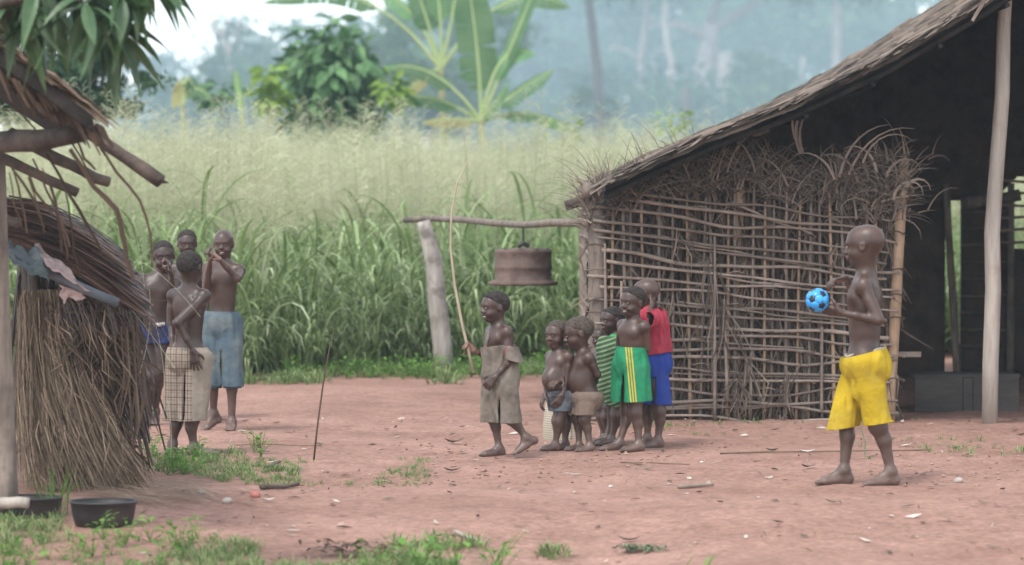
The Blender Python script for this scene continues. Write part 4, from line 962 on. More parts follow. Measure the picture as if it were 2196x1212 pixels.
# ---------------------------------------------------------------- people: smooth-blended implicit bodies turned into one surface each
def sd_cone(p, a, b, ra, rb):
    a, b = np.array(a), np.array(b); ba = b - a; L2 = max(ba @ ba, 1e-9)
    t = np.clip(((p - a) @ ba) / L2, 0, 1)
    return np.linalg.norm(p - a - t[..., None] * ba, axis=-1) - (ra + (rb - ra) * t)
def sd_ell(p, c, r, R):
    q = (p - np.array(c)) @ np.array(R); r = np.array(r)
    k0 = np.linalg.norm(q / r, axis=-1); k1 = np.linalg.norm(q / (r * r), axis=-1)
    return k0 * (k0 - 1) / np.maximum(k1, 1e-6)
I3 = np.eye(3)
def cone(a, b, ra, rb, k=.02, g=0, sub=False): return ('c', (a, b, ra, rb), k, g, sub)
def ell(c, r, R=I3, k=.02, g=0, sub=False): return ('e', (c, r, R), k, g, sub)
def bounds(pr):
    if pr[0] == 'c': a, b, ra, rb = pr[1]; m = max(ra, rb); return np.minimum(a, b) - m, np.maximum(a, b) + m
    c, r, R = pr[1]; e = np.sqrt(((np.array(R) * np.array(r)) ** 2).sum(1)); return np.array(c) - e, np.array(c) + e
def field(prims, vox, gk=.012, post=None, pad=.035):
    lo = np.min([bounds(p)[0] for p in prims if not p[4]], 0) - pad; hi = np.max([bounds(p)[1] for p in prims if not p[4]], 0) + pad
    n = np.ceil((hi - lo) / vox).astype(int) + 1
    ax = [lo[i] + np.arange(n[i]) * vox for i in range(3)]
    fields = {}
    for p in prims:
        if p[4]: continue
        f = fields.setdefault(p[3], np.full(n, .3))
        l, h = bounds(p); m = max(p[2], gk) + 2.5 * vox
        i0 = np.maximum(((l - m - lo) / vox).astype(int), 0); i1 = np.minimum(np.ceil((h + m - lo) / vox).astype(int) + 1, n)
        sl = tuple(slice(i0[i], i1[i]) for i in range(3))
        pts = np.stack(np.meshgrid(*[ax[i][sl[i]] for i in range(3)], indexing='ij'), -1)
        d = sd_cone(pts, *p[1]) if p[0] == 'c' else sd_ell(pts, *p[1])
        s = f[sl]; k = max(p[2], 1e-4); hh = np.maximum(k - np.abs(s - d), 0) / k; f[sl] = np.minimum(s, d) - hh * hh * k * .25
    fs = [fields[g] for g in sorted(fields)]; out = fs[0]
    for s in fs[1:]:
        hh = np.maximum(gk - np.abs(s - out), 0) / gk; out = np.minimum(s, out) - hh * hh * gk * .25
    for p in prims:
        if not p[4]: continue
        l, h = bounds(p); m = p[2] + 2 * vox
        i0 = np.maximum(((l - m - lo) / vox).astype(int), 0); i1 = np.minimum(np.ceil((h + m - lo) / vox).astype(int) + 1, n)
        sl = tuple(slice(i0[i], i1[i]) for i in range(3))
        pts = np.stack(np.meshgrid(*[ax[i][sl[i]] for i in range(3)], indexing='ij'), -1)
        d = -(sd_cone(pts, *p[1]) if p[0] == 'c' else sd_ell(pts, *p[1]))
        s = out[sl]; k = max(p[2], 1e-4); hh = np.maximum(k - np.abs(s - d), 0) / k; out[sl] = np.maximum(s, d) + hh * hh * k * .25
    if post is not None:
        pts = np.stack(np.meshgrid(*ax, indexing='ij'), -1); out = post(pts, out)
    return out, lo, vox
def surf_nets(f, lo, vox):
    s = f < 0; nx, ny, nz = f.shape
    c = [s[i:nx - 1 + i, j:ny - 1 + j, k:nz - 1 + k] for i in (0, 1) for j in (0, 1) for k in (0, 1)]
    cnt = sum(x.astype(np.int8) for x in c); act = (cnt > 0) & (cnt < 8)
    idx = np.full(act.shape, -1, np.int64); A = np.argwhere(act); idx[act] = np.arange(len(A))
    acc = np.zeros((len(A), 3)); num = np.zeros(len(A))
    cor = [np.array((i, j, k)) for i in (0, 1) for j in (0, 1) for k in (0, 1)]
    vals = [f[A[:, 0] + q[0], A[:, 1] + q[1], A[:, 2] + q[2]] for q in cor]
    for a in range(8):
        for b in range(a + 1, 8):
            if np.abs(cor[a] - cor[b]).sum() != 1: continue
            va, vb = vals[a], vals[b]; m = (va < 0) != (vb < 0)
            t = np.where(m, va / np.where(m, va - vb, 1), 0)
            acc += np.where(m[:, None], cor[a] + t[:, None] * (cor[b] - cor[a]), 0); num += m
    V = lo + (A + acc / num[:, None]) * vox; Q = []
    for d in range(3):
        o = [x for x in range(3) if x != d]
        sa = [slice(None)] * 3; sb = [slice(None)] * 3; sa[d] = slice(0, -1); sb[d] = slice(1, None)
        a, b = s[tuple(sa)], s[tuple(sb)]; E = np.argwhere(a != b); inside = a[tuple(E.T)]
        ok = np.ones(len(E), bool)
        for x in o: ok &= (E[:, x] > 0) & (E[:, x] < act.shape[x])
        E, inside = E[ok], inside[ok]
        def cell(du, dv):
            q = E.copy(); q[:, o[0]] += du; q[:, o[1]] += dv; return idx[q[:, 0], q[:, 1], q[:, 2]]
        q = np.stack([cell(-1, -1), cell(0, -1), cell(0, 0), cell(-1, 0)], 1)
        fl = inside if d != 1 else ~inside
        q[~fl] = q[~fl][:, ::-1]; Q.append(q)
    return V, np.concatenate(Q)
def skin(name, prims, vox, m, parent, gk=.012, post=None):
    f, lo, vx = field(prims, vox, gk, post); v, q = surf_nets(f, lo, vx)
    me = np_mesh(name, v, q); me.materials.append(m); return link(name, me, parent), v

# materials
def skin_mat(name, base, dusty=0.55):
    m = mat(name, tuple(c * .72 for c in base), tuple(c * 1.3 for c in base), 9, rough=.43, spec=.5, bump=.05, bscale=120)
    n, l = m.node_tree.nodes, m.node_tree.links; b = n['Principled BSDF']; src = b.inputs['Base Color'].links[0].from_socket
    tc = n.new('ShaderNodeTexCoord'); sx = n.new('ShaderNodeSeparateXYZ'); l.new(tc.outputs['Object'], sx.inputs[0])
    mr = n.new('ShaderNodeMapRange'); mr.inputs[1].default_value = .34; mr.inputs[2].default_value = 0.0; mr.inputs[4].default_value = dusty
    l.new(sx.outputs['Z'], mr.inputs[0]); nz = n.new('ShaderNodeTexNoise'); nz.inputs['Scale'].default_value = 14; l.new(tc.outputs['Object'], nz.inputs['Vector'])
    mu = n.new('ShaderNodeMath'); mu.operation = 'MULTIPLY'; l.new(mr.outputs[0], mu.inputs[0]); l.new(nz.outputs['Fac'], mu.inputs[1])
    mi = n.new('ShaderNodeMix'); mi.data_type = 'RGBA'; l.new(mu.outputs[0], mi.inputs[0]); l.new(src, mi.inputs[6]); mi.inputs[7].default_value = (.28, .19, .16, 1)
    at = n.new('ShaderNodeAttribute'); at.attribute_name = 'lip'; m2 = n.new('ShaderNodeMix'); m2.data_type = 'RGBA'
    l.new(at.outputs['Fac'], m2.inputs[0]); l.new(mi.outputs[2], m2.inputs[6]); m2.inputs[7].default_value = (base[0] * 1.35, base[1] * 1.0, base[2] * 1.05, 1)
    at = n.new('ShaderNodeAttribute'); at.attribute_name = 'palm'; m3 = n.new('ShaderNodeMix'); m3.data_type = 'RGBA'
    l.new(at.outputs['Fac'], m3.inputs[0]); l.new(m2.outputs[2], m3.inputs[6]); m3.inputs[7].default_value = (.30, .17, .12, 1)
    l.new(m3.outputs[2], b.inputs['Base Color']); return m
SK = [skin_mat('skin_a', (.056, .030, .0225)), skin_mat('skin_b', (.064, .035, .026)), skin_mat('skin_c', (.047, .026, .020))]
M['hair'] = mat('short_hair', (.016, .013, .012), (.06, .048, .042), 60, rough=.95, bump=.8, bscale=160)
M['hairlight'] = mat('downy_hair', (.045, .034, .028), (.115, .088, .072), 60, rough=.95, bump=.7, bscale=160)
M['eyewhite'] = mat('eye_white', (.32, .27, .24), rough=.3); M['iris'] = mat('iris', (.008, .006, .005), rough=.2); M['teeth'] = mat('teeth', (.62, .58, .52), rough=.35)

def vec(*a): return np.array(a, float)
def nrm(a): a = np.array(a, float); return a / max(np.linalg.norm(a), 1e-9)
def yawdir(y): y = math.radians(y); return vec(-math.sin(y), -math.cos(y), 0)

def hand_prims(w, d, n, hl, curl=35, spread=.10, thumb=1, g=2, tcurl=0.5):
    """palm, four unequal fingers bent at the knuckles and a thumb from the palm's side; n = way the palm faces"""
    d = nrm(d); n = nrm(np.array(n) - d * np.dot(n, d)); s = np.cross(d, n) * thumb; P_ = []; fr = max(.052 * hl, .0056)
    offs = [.17, .06, -.05, -.155]; lens = [.40, .45, .42, .33]
    for o, L in zip(offs, lens):
        kn = w + d * .50 * hl + s * o * hl; P_.append(cone(w + d * .06 * hl + s * o * .5 * hl, kn, fr * 1.45, fr * 1.3, .012, g))
        dd = nrm(d + s * o * spread * 6); q = kn; a = math.radians(curl) * .5
        for f_, rr in ((.46, 1.0), (.32, .92), (.22, .8)):
            v = nrm(dd * math.cos(a) + n * math.sin(a)); e = q + v * L * hl * f_; P_.append(cone(q, e, fr * rr * 1.04, fr * rr * .94, .003, g)); q = e; a += math.radians(curl) * .75
    b = w + d * .16 * hl + s * .15 * hl + n * .03 * hl; t1 = b + nrm(d * .55 + s * .8 + n * .25) * .24 * hl; t2 = t1 + nrm(d * .85 + s * .25 + n * tcurl) * .20 * hl
    P_ += [cone(w + d * .08 * hl, b, fr * 1.5, fr * 1.5, .012, g), cone(b, t1, fr * 1.45, fr * 1.15, .006, g), cone(t1, t2, fr * 1.12, fr * .95, .003, g)]
    return P_
def foot_prims(ank, toe, r, L, g=1, heel=None, zmin=0.0):
    """foot from heel to five toes"""
    ank, toe = np.array(ank), np.array(toe)
    if heel is None:
        d = nrm(vec(toe[0] - ank[0], toe[1] - ank[1], 0)); heel = vec(ank[0], ank[1], zmin + r * .95) - d * r * .75
        toe = heel + d * L; toe[2] = zmin + r * .42; dn = vec(0, 0, -1)
    d = nrm(toe - heel); up = vec(0, 0, 1); s = nrm(np.cross(d, up)); ball = heel + (toe - heel) * .72; ball[2] -= 0
    out = [cone(ank, heel, r * .95, r * .92, .02, g), cone(ank - vec(0, 0, r * .2), ball, r * .9, r * .62, .025, g), cone(heel, ball, r * .9, r * .6, .02, g)]
    for i, o in enumerate((-.62, -.3, 0, .3, .58)):
        b0 = ball + s * o * r * 1.25; ln = (.30, .29, .27, .24, .20)[i] * L
        out += [cone(heel + (toe - heel) * .35 + s * o * r * .6, b0, r * .55, r * .5, .018, g), cone(b0, b0 + d * ln * .9, r * .36 if i else r * .42, r * .30 if i else r * .38, .004, g)]
    return out
def head_frame(yaw, pitch, roll):
    f = yawdir(yaw); u = vec(0, 0, 1); r = np.cross(f, u)
    p = math.radians(pitch); f2 = f * math.cos(p) - u * math.sin(p); u2 = u * math.cos(p) + f * math.sin(p)
    q = math.radians(roll); u3 = u2 * math.cos(q) + r * math.sin(q); r3 = r * math.cos(q) - u2 * math.sin(q)
    return r3, -f2, u3                                    # x (person's right), back, up : local y points backwards
def head_prims(o, fr, Hh, smile=0, cheek=1.0):
    """o = chin point, Hh = head height"""
    X, Yv, Z = fr; R = np.stack([X, Yv, Z], 1)
    T = lambda x, y, z: o + (X * x + Yv * y + Z * z) * Hh
    E = lambda c, r, k=.05, sub=False: ell(T(*c), np.array(r) * Hh, R, k * Hh, 0, sub)
    C = lambda a, b, ra, rb, k=.04, sub=False: cone(T(*a), T(*b), ra * Hh, rb * Hh, k * Hh, 0, sub)
    P_ = [E((0, .12, .63), (.345, .445, .375), .06), E((0, -.10, .60), (.315, .285, .34), .08), E((0, -.06, .33), (.265, .29, .29), .10),
          E((0, -.20, .12), (.13, .12, .10), .10), E((.155, -.17, .33), (.13 * cheek, .15, .13), .08), E((-.155, -.17, .33), (.13 * cheek, .15, .13), .08),
          C((-.15, -.325, .575), (.15, -.325, .575), .05, .05, .07)]
    P_ += [E((s * .125, -.385, .495), (.075, .05, .042), .05, True) for s in (-1, 1)]
    P_ += [E((s * .125, -.316, .494), (.070, .058, .052), .03) for s in (-1, 1)]
    P_ += [C((0, -.345, .50), (0, -.405, .385), .038, .055, .035), E((0, -.425, .365), (.062, .05, .045), .03), E((.062, -.385, .352), (.042, .045, .036), .025), E((-.062, -.385, .352), (.042, .045, .036), .025)]
    if smile:
        P_ += [E((0, -.375, .262), (.125, .055, .030), .025), E((0, -.355, .150), (.110, .06, .032), .025), E((0, -.42, .205), (.115, .10, .030), .012, True), E((.18, -.26, .29), (.09, .09, .08), .05), E((-.18, -.26, .29), (.09, .09, .08), .05)]
    else:
        P_ += [E((0, -.385, .245), (.110, .050, .032), .025), E((0, -.378, .190), (.098, .050, .034), .025), E((0, -.44, .218), (.10, .045, .008), .008, True)]
    for s in (-1, 1):
        P_ += [E((s * .345, .06, .47), (.035, .085, .115), .02), E((s * .385, .055, .48), (.02, .045, .07), .02, True), E((s * .37, .10, .49), (.022, .05, .10), .015)]
    return P_, T, R
def build_person(sp):
    """sp: dict of joints measured in the photograph, depth offsets dy in metres"""
    Y = sp['Y']; s = F / Y; bx, by = sp['base']; loc = P(bx, by, Y); loc.z = gz(loc.x, loc.y) if sp.get('drop', True) else loc.z
    cv = lambda q: vec((q[0] - bx) / s, q[2] if len(q) > 2 else 0.0, (by - q[1]) / s)
    t = thing('person', sp['label'], 'person', loc); J = dict(cv=cv, s=s, t=t)
    g = sp['g'] * .90; sw = sp['sw']; hw = sp.get('hw', sw * .52); fat = sp.get('fat', 1.0)
    nb, pv = cv(sp['neck']) + vec(0, 0, .018), cv(sp['pelvis']); up = nrm(nb - pv); fw = yawdir(sp['yaw']); fw = nrm(fw - up * np.dot(fw, up)); rt = np.cross(fw, up)
    pf = yawdir(sp.get('pyaw', sp['yaw'])); pr = np.cross(pf, vec(0, 0, 1)); R = np.stack([rt, -fw, up], 1); RP = np.stack([pr, -pf, vec(0, 0, 1)], 1)
    TL = np.linalg.norm(nb - pv); J.update(nb=nb, pv=pv, up=up, fw=fw, rt=rt, R=R, RP=RP, TL=TL, pf=pf, pr=pr)
    dp = sp.get('dp', .62) * sw; L3 = lambda t_, f_=0.0, x=0.0: pv + up * TL * t_ + fw * f_ + rt * x
    pr_ = [ell(L3(.70, .004), (sw * .80, dp * 1.0, TL * .30), R, .04), ell(L3(.86), (sw * .84, dp * .70, TL * .13), R, .04), ell(L3(.38), (sw * .70, dp * .92, TL * .30), R, .05), ell(L3(.06), (hw * 1.52, dp * 1.02, TL * .20), RP, .05)]
    for sg in (-1, 1):
        pr_ += [ell(L3(.76, dp * .62, sg * sw * .40), (sw * .36, dp * .34, TL * .10), R, .03), ell(L3(.74, -dp * .78, sg * sw * .42), (sw * .24, dp * .20, TL * .13), R, .02)]
        pr_ += [ell(pv + pf * (-dp * .42) + pr * sg * hw * .66 - vec(0, 0, TL * .05), (hw * .80, dp * .70, TL * .17), RP, .05)]
        pr_ += [cone(L3(1.0) - up * .01 * g, L3(.90, 0, sg * sw * .82), .030 * g, .036 * g, .03)]
    J['tp'] = list(pr_)
    if sp.get('belly'):
        bl = sp['belly']; pr_.append(ell(L3(.36, dp * .45 + bl * .35), (sw * .72, dp * .72 + bl * .62, TL * .30), R, .05))
    # head
    hx, top, chin, yaw, pit, rol = sp['head']; chin = top + (chin - top) * .945; fr = head_frame(yaw, pit, rol); Hh = (chin - top) / s / max(.9, math.cos(math.radians(pit)))
    mid = cv((hx, (top + chin) / 2, sp.get('hdy', 0.0))); o = mid - fr[2] * Hh * .5 - fr[1] * Hh * .03
    hp, T, HR = head_prims(o, fr, Hh, sp.get('smile', 0), sp.get('cheek', 1.0)); pr_ += hp
    pr_.append(cone(L3(.97, -.004), T(0, .10, .30), .047 * g * sp.get('nk', 1), .046 * g * sp.get('nk', 1), .04))
    # arms
    hl = sp.get('hl', .70 * Hh)
    for key, sg in (('R', 1), ('L', -1)):
        a = sp['arm' + key]; S = L3(.885, -.004, sg * sw * .93); el_, wr = cv(a['el']), cv(a['wr']); gi = 2 if sg > 0 else 3
        J['S' + key], J['E' + key], J['W' + key] = S, el_, wr
        pr_ += [ell(S, (.040 * g, .042 * g, .044 * g), R, .03, 0), cone(S, el_, .036 * g * fat, .0265 * g * fat, .02, gi), cone(S * .55 + el_ * .45, el_, .031 * g * fat, .026 * g * fat, .02, gi), cone(el_, el_ * .4 + wr * .6, .0265 * g * fat, .022 * g * fat, .015, gi), cone(el_ * .4 + wr * .6, wr, .023 * g * fat, .0175 * g * fat, .012, gi)]
        hd = cv(a['hand']) - wr if 'hand' in a else np.array(a['hdir'], float)
        pr_ += hand_prims(wr, hd, a.get('pn', fw), hl, a.get('curl', 40), a.get('spread', .1), a.get('th', sg), gi, a.get('tcurl', .5))
    # legs
    for key, sg in (('R', 1), ('L', -1)):
        a = sp['leg' + key]; Hp = pv + pr * sg * hw * .80 - vec(0, 0, TL * .04); kn, an, to = cv(a['kn']), cv(a['an']), cv(a['to']); gi = 4 if sg > 0 else 5
        J['H' + key], J['K' + key], J['A' + key] = Hp, kn, an
        shin = nrm(an - kn); ld = nrm(to - an) if True else pf; bk = -nrm(vec(ld[0], ld[1], 0)); cm = kn * .68 + an * .32 + bk * .012 * g
        pr_ += [cone(Hp, kn, .068 * g * fat, .041 * g * fat, .03, gi), cone(Hp * .6 + kn * .4 - bk * .006, kn, .058 * g * fat, .042 * g * fat, .03, gi), ell(kn - bk * .008 * g, (.036 * g * fat,) * 3, I3, .02, gi), cone(kn, cm, .039 * g * fat, .039 * g * fat, .03, gi), cone(cm, an, .037 * g * fat, .0235 * g * fat, .02, gi), ell(an, (.027 * g,) * 3, I3, .015, gi)]
        heel = cv(a['he']) if 'he' in a else None
        pr_ += foot_prims(an, to, .030 * g, sp.get('fl', .165) * .97, gi, heel)
    J['ap'] = [p for p in pr_ if p[3] in (4, 5)]; J['arms'] = [p for p in pr_ if p[3] in (2, 3)]
    body, v = skin('body', pr_, sp.get('vox', .0062), SK[sp.get('sk', 0)], t, .012)
    me = body.data
    q = (v - o) @ HR / Hh
    lip = np.exp(-((q[:, 0] / .11) ** 2 + ((q[:, 2] - .215) / .062) ** 2) ** 2) * (q[:, 1] < -.30)
    at = me.attributes.new('lip', 'FLOAT', 'POINT'); at.data.foreach_set('value', lip.astype(np.float32))
    pm = np.zeros(len(v)); nv = np.zeros(len(v) * 3); me.vertices.foreach_get('normal', nv); nv = nv.reshape(-1, 3)
    for key in 'RL':
        a = sp['arm' + key]; wr = J['W' + key]; hd = nrm(cv(a['hand']) - wr if 'hand' in a else a['hdir']); pn = np.array(a.get('pn', fw), float); pn = nrm(pn - hd * np.dot(pn, hd))
        dist = np.linalg.norm(v - wr - hd * hl * .5, axis=1); pm = np.maximum(pm, (dist < hl * .72) * np.clip((nv @ pn - .25) * 2, 0, 1))
    at = me.attributes.new('palm', 'FLOAT', 'POINT'); at.data.foreach_set('value', (pm * .75).astype(np.float32))
    # eyes, teeth
    if sp.get('face', 1):
        for sg in (-1, 1):
            mb = MB(); n = 10; r = .039 * Hh; c = T(sg * .122, -.352, .495); V = []
            mb.lathe([(max(r * math.sin(a), 1e-4), -r * math.cos(a)) for a in [k * math.pi / 8 for k in range(9)]], 12)
            ed = nrm(-fr[1] + fr[0] * sp.get('gaze', 0)); rm = Matrix(np.stack([fr[0], np.cross(-ed, fr[0]) * -1, ed], 1).tolist())
            mb.v = [tuple(rm @ Vector((x * 1.0, y * .46, z))) for x, y, z in mb.v]
            e = mb.build('eye', M['eyewhite'], t, True); e.location = c; e.data.materials.append(M['iris'])
            for p_ in e.data.polygons:
                if np.dot(nrm(e.data.vertices[p_.vertices[0]].co + e.data.vertices[p_.vertices[2]].co), ed) > .68: p_.material_index = 1
        if sp.get('smile', 0):
            mb = MB(); pts = []
            for i in range(9):
                u = -1 + i / 4; pts.append(Vector(T(u * .085, -.365 + .05 * u * u, .212 + .012 * u * u)))
            mb.ribbon(pts, [.042 * Hh * (1 - .45 * abs(-1 + i / 4)) for i in range(9)], Vector((-fr[1]).tolist()), .5); mb.build('teeth', M['teeth'], t, True)
    if sp.get('hair', 1):
        th = sp.get('hth', .022)
        def post(pts, f):
            q = (pts - o) @ HR / Hh; line = np.interp(q[..., 1], [-.42, -.30, -.15, -.05, .08, .16, .40, .55], [.80, .775, .70, .62, .58, .42, .26, .22])
            line = line - .05 * np.abs(q[..., 0]) + .012 * vnoise(q[..., 0] * 14, q[..., 1] * 14, 1)
            f = f + Hh * .010 * vnoise(q[..., 0] * 26, q[..., 1] * 26, q[..., 2] * 26)
            f = f + Hh * (th + .012) * (1 - sstep(0.0, .11, q[..., 2] - line))
            return np.maximum(f, (line - q[..., 2]) * Hh)
        hpz = [ell(T(0, .12, .63), np.array((.345 + th, .445 + th, .375 + th)) * Hh, HR, .06 * Hh), ell(T(0, -.10, .60), np.array((.315 + th, .285 + th * .6, .34 + th)) * Hh, HR, .08 * Hh)]
        skin('hair', hpz, .0055, M['hair' if sp.get('hair', 1) == 1 else 'hairlight'], t, .01, post)
    J.update(T=T, Hh=Hh, hl=hl, loc=loc, sw=sw, dp=dp, hw=hw, L3=L3, g=g); return J

def inflate(prims, d=.009, g=0):
    return [('c', (p[1][0], p[1][1], p[1][2] + d, p[1][3] + d), p[2], g if g is not None else p[3], False) if p[0] == 'c' else ('e', (p[1][0], np.array(p[1][1]) + d, p[1][2]), p[2], g if g is not None else p[3], False) for p in prims if not p[4]]
def garment(J, name, prims, m, cuts, fold=.010, vox=.0075, fs=(20, 20, 2.6), seed=0.0, thick=.004, gk=.02, label=None, cinch=None):
    """cloth shell: blended volume with folds, opened by cutting planes (point, normal to remove, radius)"""
    def post(p, f):
        if cinch is not None: f = f + cinch[2] * np.exp(-(((p - cinch[0]) @ cinch[1]) / .022) ** 2)
        wz = .35 * vnoise(p[..., 0] * 5 + seed, p[..., 1] * 5, p[..., 2] * 5)
        return f - .004 + fold * 1.9 * (np.abs(vnoise(p[..., 0] * fs[0] * .8 + seed + wz, p[..., 1] * fs[1] * .8 + wz, p[..., 2] * fs[2])) - .38 + .35 * vnoise(p[..., 0] * fs[0] * 2.1, p[..., 1] * fs[1] * 2.1 + seed, p[..., 2] * fs[2] * 2.4))
    f, lo, vx = field(prims, vox, gk, post, .05); v, q = surf_nets(f, lo, vx)
    me = np_mesh(name, v, q); bm = bmesh.new(); bm.from_mesh(me)
    for c in cuts:
        pt, nn = Vector(c[0]), Vector(c[1]); R_ = c[2] if len(c) > 2 else None
        fcs = [x for x in bm.faces if R_ is None or (x.calc_center_median() - pt).length < R_]
        geom = list({e for x in fcs for e in list(x.verts) + list(x.edges)}) + fcs
        bmesh.ops.bisect_plane(bm, geom=geom, plane_co=pt, plane_no=nn, clear_outer=True)
    bm.to_mesh(me); bm.free(); me.polygons.foreach_set('use_smooth', np.ones(len(me.polygons), bool)); me.materials.append(m)
    o = link(name, me, J['t']); md = o.modifiers.new('thick', 'SOLIDIFY'); md.thickness = thick; md.offset = 0
    if label: o['label'] = label
    return o
def shorts(J, m, waist, hem, r_hip=.075, r_hem=.085, hemn=None, ext=1.25, fold=.010, seed=0., pz=1.0, name='shorts', kfrac=None, label=None, wn=None, flare=(0, 0, 0), gk=.006, gaps=()):
    """waist and hem: points; legs follow the thighs"""
    cv = J['cv']; w = cv(waist); h = cv(hem); pr = []
    pc = J['pv']; tl = max(.03, w[2] - pc[2])
    pr.append(ell((pc + w) / 2 + vec(0, 0, 0), (J['hw'] * 1.54 * pz, J['dp'] * 1.10 * pz, tl * .5 + .05), J['RP'], .04))
    pr.append(ell(pc - vec(0, 0, .02), (J['hw'] * 1.56 * pz, J['dp'] * 1.10 * pz, .09), J['RP'], .04))
    for k in 'RL':
        H_, K = J['H' + k], J['K' + k]; d = K - H_; zt = (H_[2] - h[2]) / max(.05, H_[2] - K[2]); e = H_ + d * zt * ext + np.array(flare) * .0
        pr.append(cone(H_ + vec(0, 0, .01), e + np.array(flare), r_hip, r_hem * (1 + .12 * (ext - 1)), .03, 1 if k == 'R' else 2))
    pr += inflate(J['tp'], .011, 0) + inflate([p for p in J['ap'] if p[1][0][2] > J['A' + 'R'][2] + .13], .012, 1)
    for a_, b_, r_, dp_ in gaps:
        a_, b_ = cv(a_), cv(b_); dz = nrm(a_ - b_); sx = nrm(np.cross(vec(0, 1, 0), dz)); pr.append(ell((a_ + b_) / 2, (r_, dp_, np.linalg.norm(a_ - b_) / 2), np.stack([sx, np.cross(dz, sx), dz], 1), .012, 0, True))
    hn = nrm(hemn) if hemn is not None else vec(0, 0, -1)
    return garment(J, name, pr, m, [(h, hn), (w, wn if wn is not None else J['up'])], fold, seed=seed, label=label, gk=gk, cinch=(w, nrm(wn if wn is not None else J['up']), .0075))
def cloth_mat(name, c1, c2=None, sc=6, bl=None, stripes=None):
    m = mat(name, c1, c2 or tuple(x * 1.12 for x in c1), sc, rough=.92, spec=.15, bump=.4, bscale=30, blotch=bl)
    return m
def stripe_mix(m, axis, period, width, col, fac=1.0, offset=0.0, rng=None):
    """adds stripes across a direction of the garment's own coordinates"""
    n, l = m.node_tree.nodes, m.node_tree.links; b = n['Principled BSDF']; src = b.inputs['Base Color'].links[0].from_socket
    tc = n.new('ShaderNodeTexCoord'); dt = n.new('ShaderNodeVectorMath'); dt.operation = 'DOT_PRODUCT'; dt.inputs[1].default_value = axis; l.new(tc.outputs['Object'], dt.inputs[0])
    ad = n.new('ShaderNodeMath'); ad.operation = 'ADD'; ad.inputs[1].default_value = offset + 10 * period; l.new(dt.outputs['Value'], ad.inputs[0])
    mo = n.new('ShaderNodeMath'); mo.operation = 'MODULO'; mo.inputs[1].default_value = period; l.new(ad.outputs[0], mo.inputs[0])
    lt = n.new('ShaderNodeMath'); lt.operation = 'LESS_THAN'; lt.inputs[1].default_value = width; l.new(mo.outputs[0], lt.inputs[0]); v = lt.outputs[0]
    if rng:
        for a, lo, hi in rng:
            d2 = n.new('ShaderNodeVectorMath'); d2.operation = 'DOT_PRODUCT'; d2.inputs[1].default_value = a; l.new(tc.outputs['Object'], d2.inputs[0])
            for op, x in (('GREATER_THAN', lo), ('LESS_THAN', hi)):
                c = n.new('ShaderNodeMath'); c.operation = op; c.inputs[1].default_value = x; l.new(d2.outputs['Value'], c.inputs[0])
                k = n.new('ShaderNodeMath'); k.operation = 'MULTIPLY'; l.new(v, k.inputs[0]); l.new(c.outputs[0], k.inputs[1]); v = k.outputs[0]
    k = n.new('ShaderNodeMath'); k.operation = 'MULTIPLY'; l.new(v, k.inputs[0]); k.inputs[1].default_value = fac
    mi = n.new('ShaderNodeMix'); mi.data_type = 'RGBA'; l.new(k.outputs[0], mi.inputs[0]); l.new(src, mi.inputs[6]); mi.inputs[7].default_value = (*col, 1); l.new(mi.outputs[2], b.inputs['Base Color']); return m
# ---------------------------------------------------------------- the children, one by one
# boy in yellow with the ball
J = build_person(dict(label='shaven-headed boy in long yellow shorts holding a blue ball, seen from behind', base=(1845, 1043), Y=19.3, g=1.08, sw=.135, hw=.075, dp=.66, yaw=100, pyaw=88, sk=1,
    head=(1851, 485, 579, 108, 4, 0), hair=0, neck=(1855, 601), pelvis=(1853, 782), hdy=-.01, nk=1.05,
    armL=dict(el=(1876, 686, -.17), wr=(1800, 672, -.15), hand=(1757, 664, -.10), pn=(-.2, .75, .55), curl=38, spread=.16, th=-1, tcurl=.6),
    armR=dict(el=(1852, 668, .16), wr=(1818, 600, .10), hand=(1775, 606, .05), pn=(-.1, -.2, -1), curl=55, spread=.2, th=-1),
    legL=dict(kn=(1880, 915, -.06), an=(1908, 1012, -.05), to=(1850, 1045, -.10)), legR=dict(kn=(1815, 905, .05), an=(1812, 1012, .05), to=(1750, 1045, .02)), fl=.185))
yc = cloth_mat('yellow_cotton', (.38, .265, .015), (.47, .335, .025), 5, ((.30, .22, .05), 6, .48, .72, .6))
shorts(J, yc, (1857, 757), (1838, 917), .066, .070, hemn=(.16, 0, -.98), seed=1., fold=.012, wn=(-.25, 0, .97), pz=1.06, label='long loose yellow shorts', gaps=[((1832, 815, -.11), (1818, 1000, -.10), .020, .045)])
wb = MB(); c = J['cv'](((1856), 757))
wb.tube([Vector((c[0] + .101 * math.cos(a), .006 + .100 * math.sin(a), c[2] + .022 * math.cos(a) + .004 * math.sin(5 * a))) for a in [k * 2 * math.pi / 28 for k in range(29)]], .0085, 6, .5, False)
wb.build('waistband', cloth_mat('grey_band', (.42, .37, .33)), J['t'], True)
wb = MB(); q = [(1843, 915), (1848, 935), (1853, 950), (1852, 978)]; wb.tube([Vector(J['cv']((x, y, -.06))) for x, y in q], .003, 5); wb.build('cord', cloth_mat('green_cord', (.12, .2, .12)), J['t'])
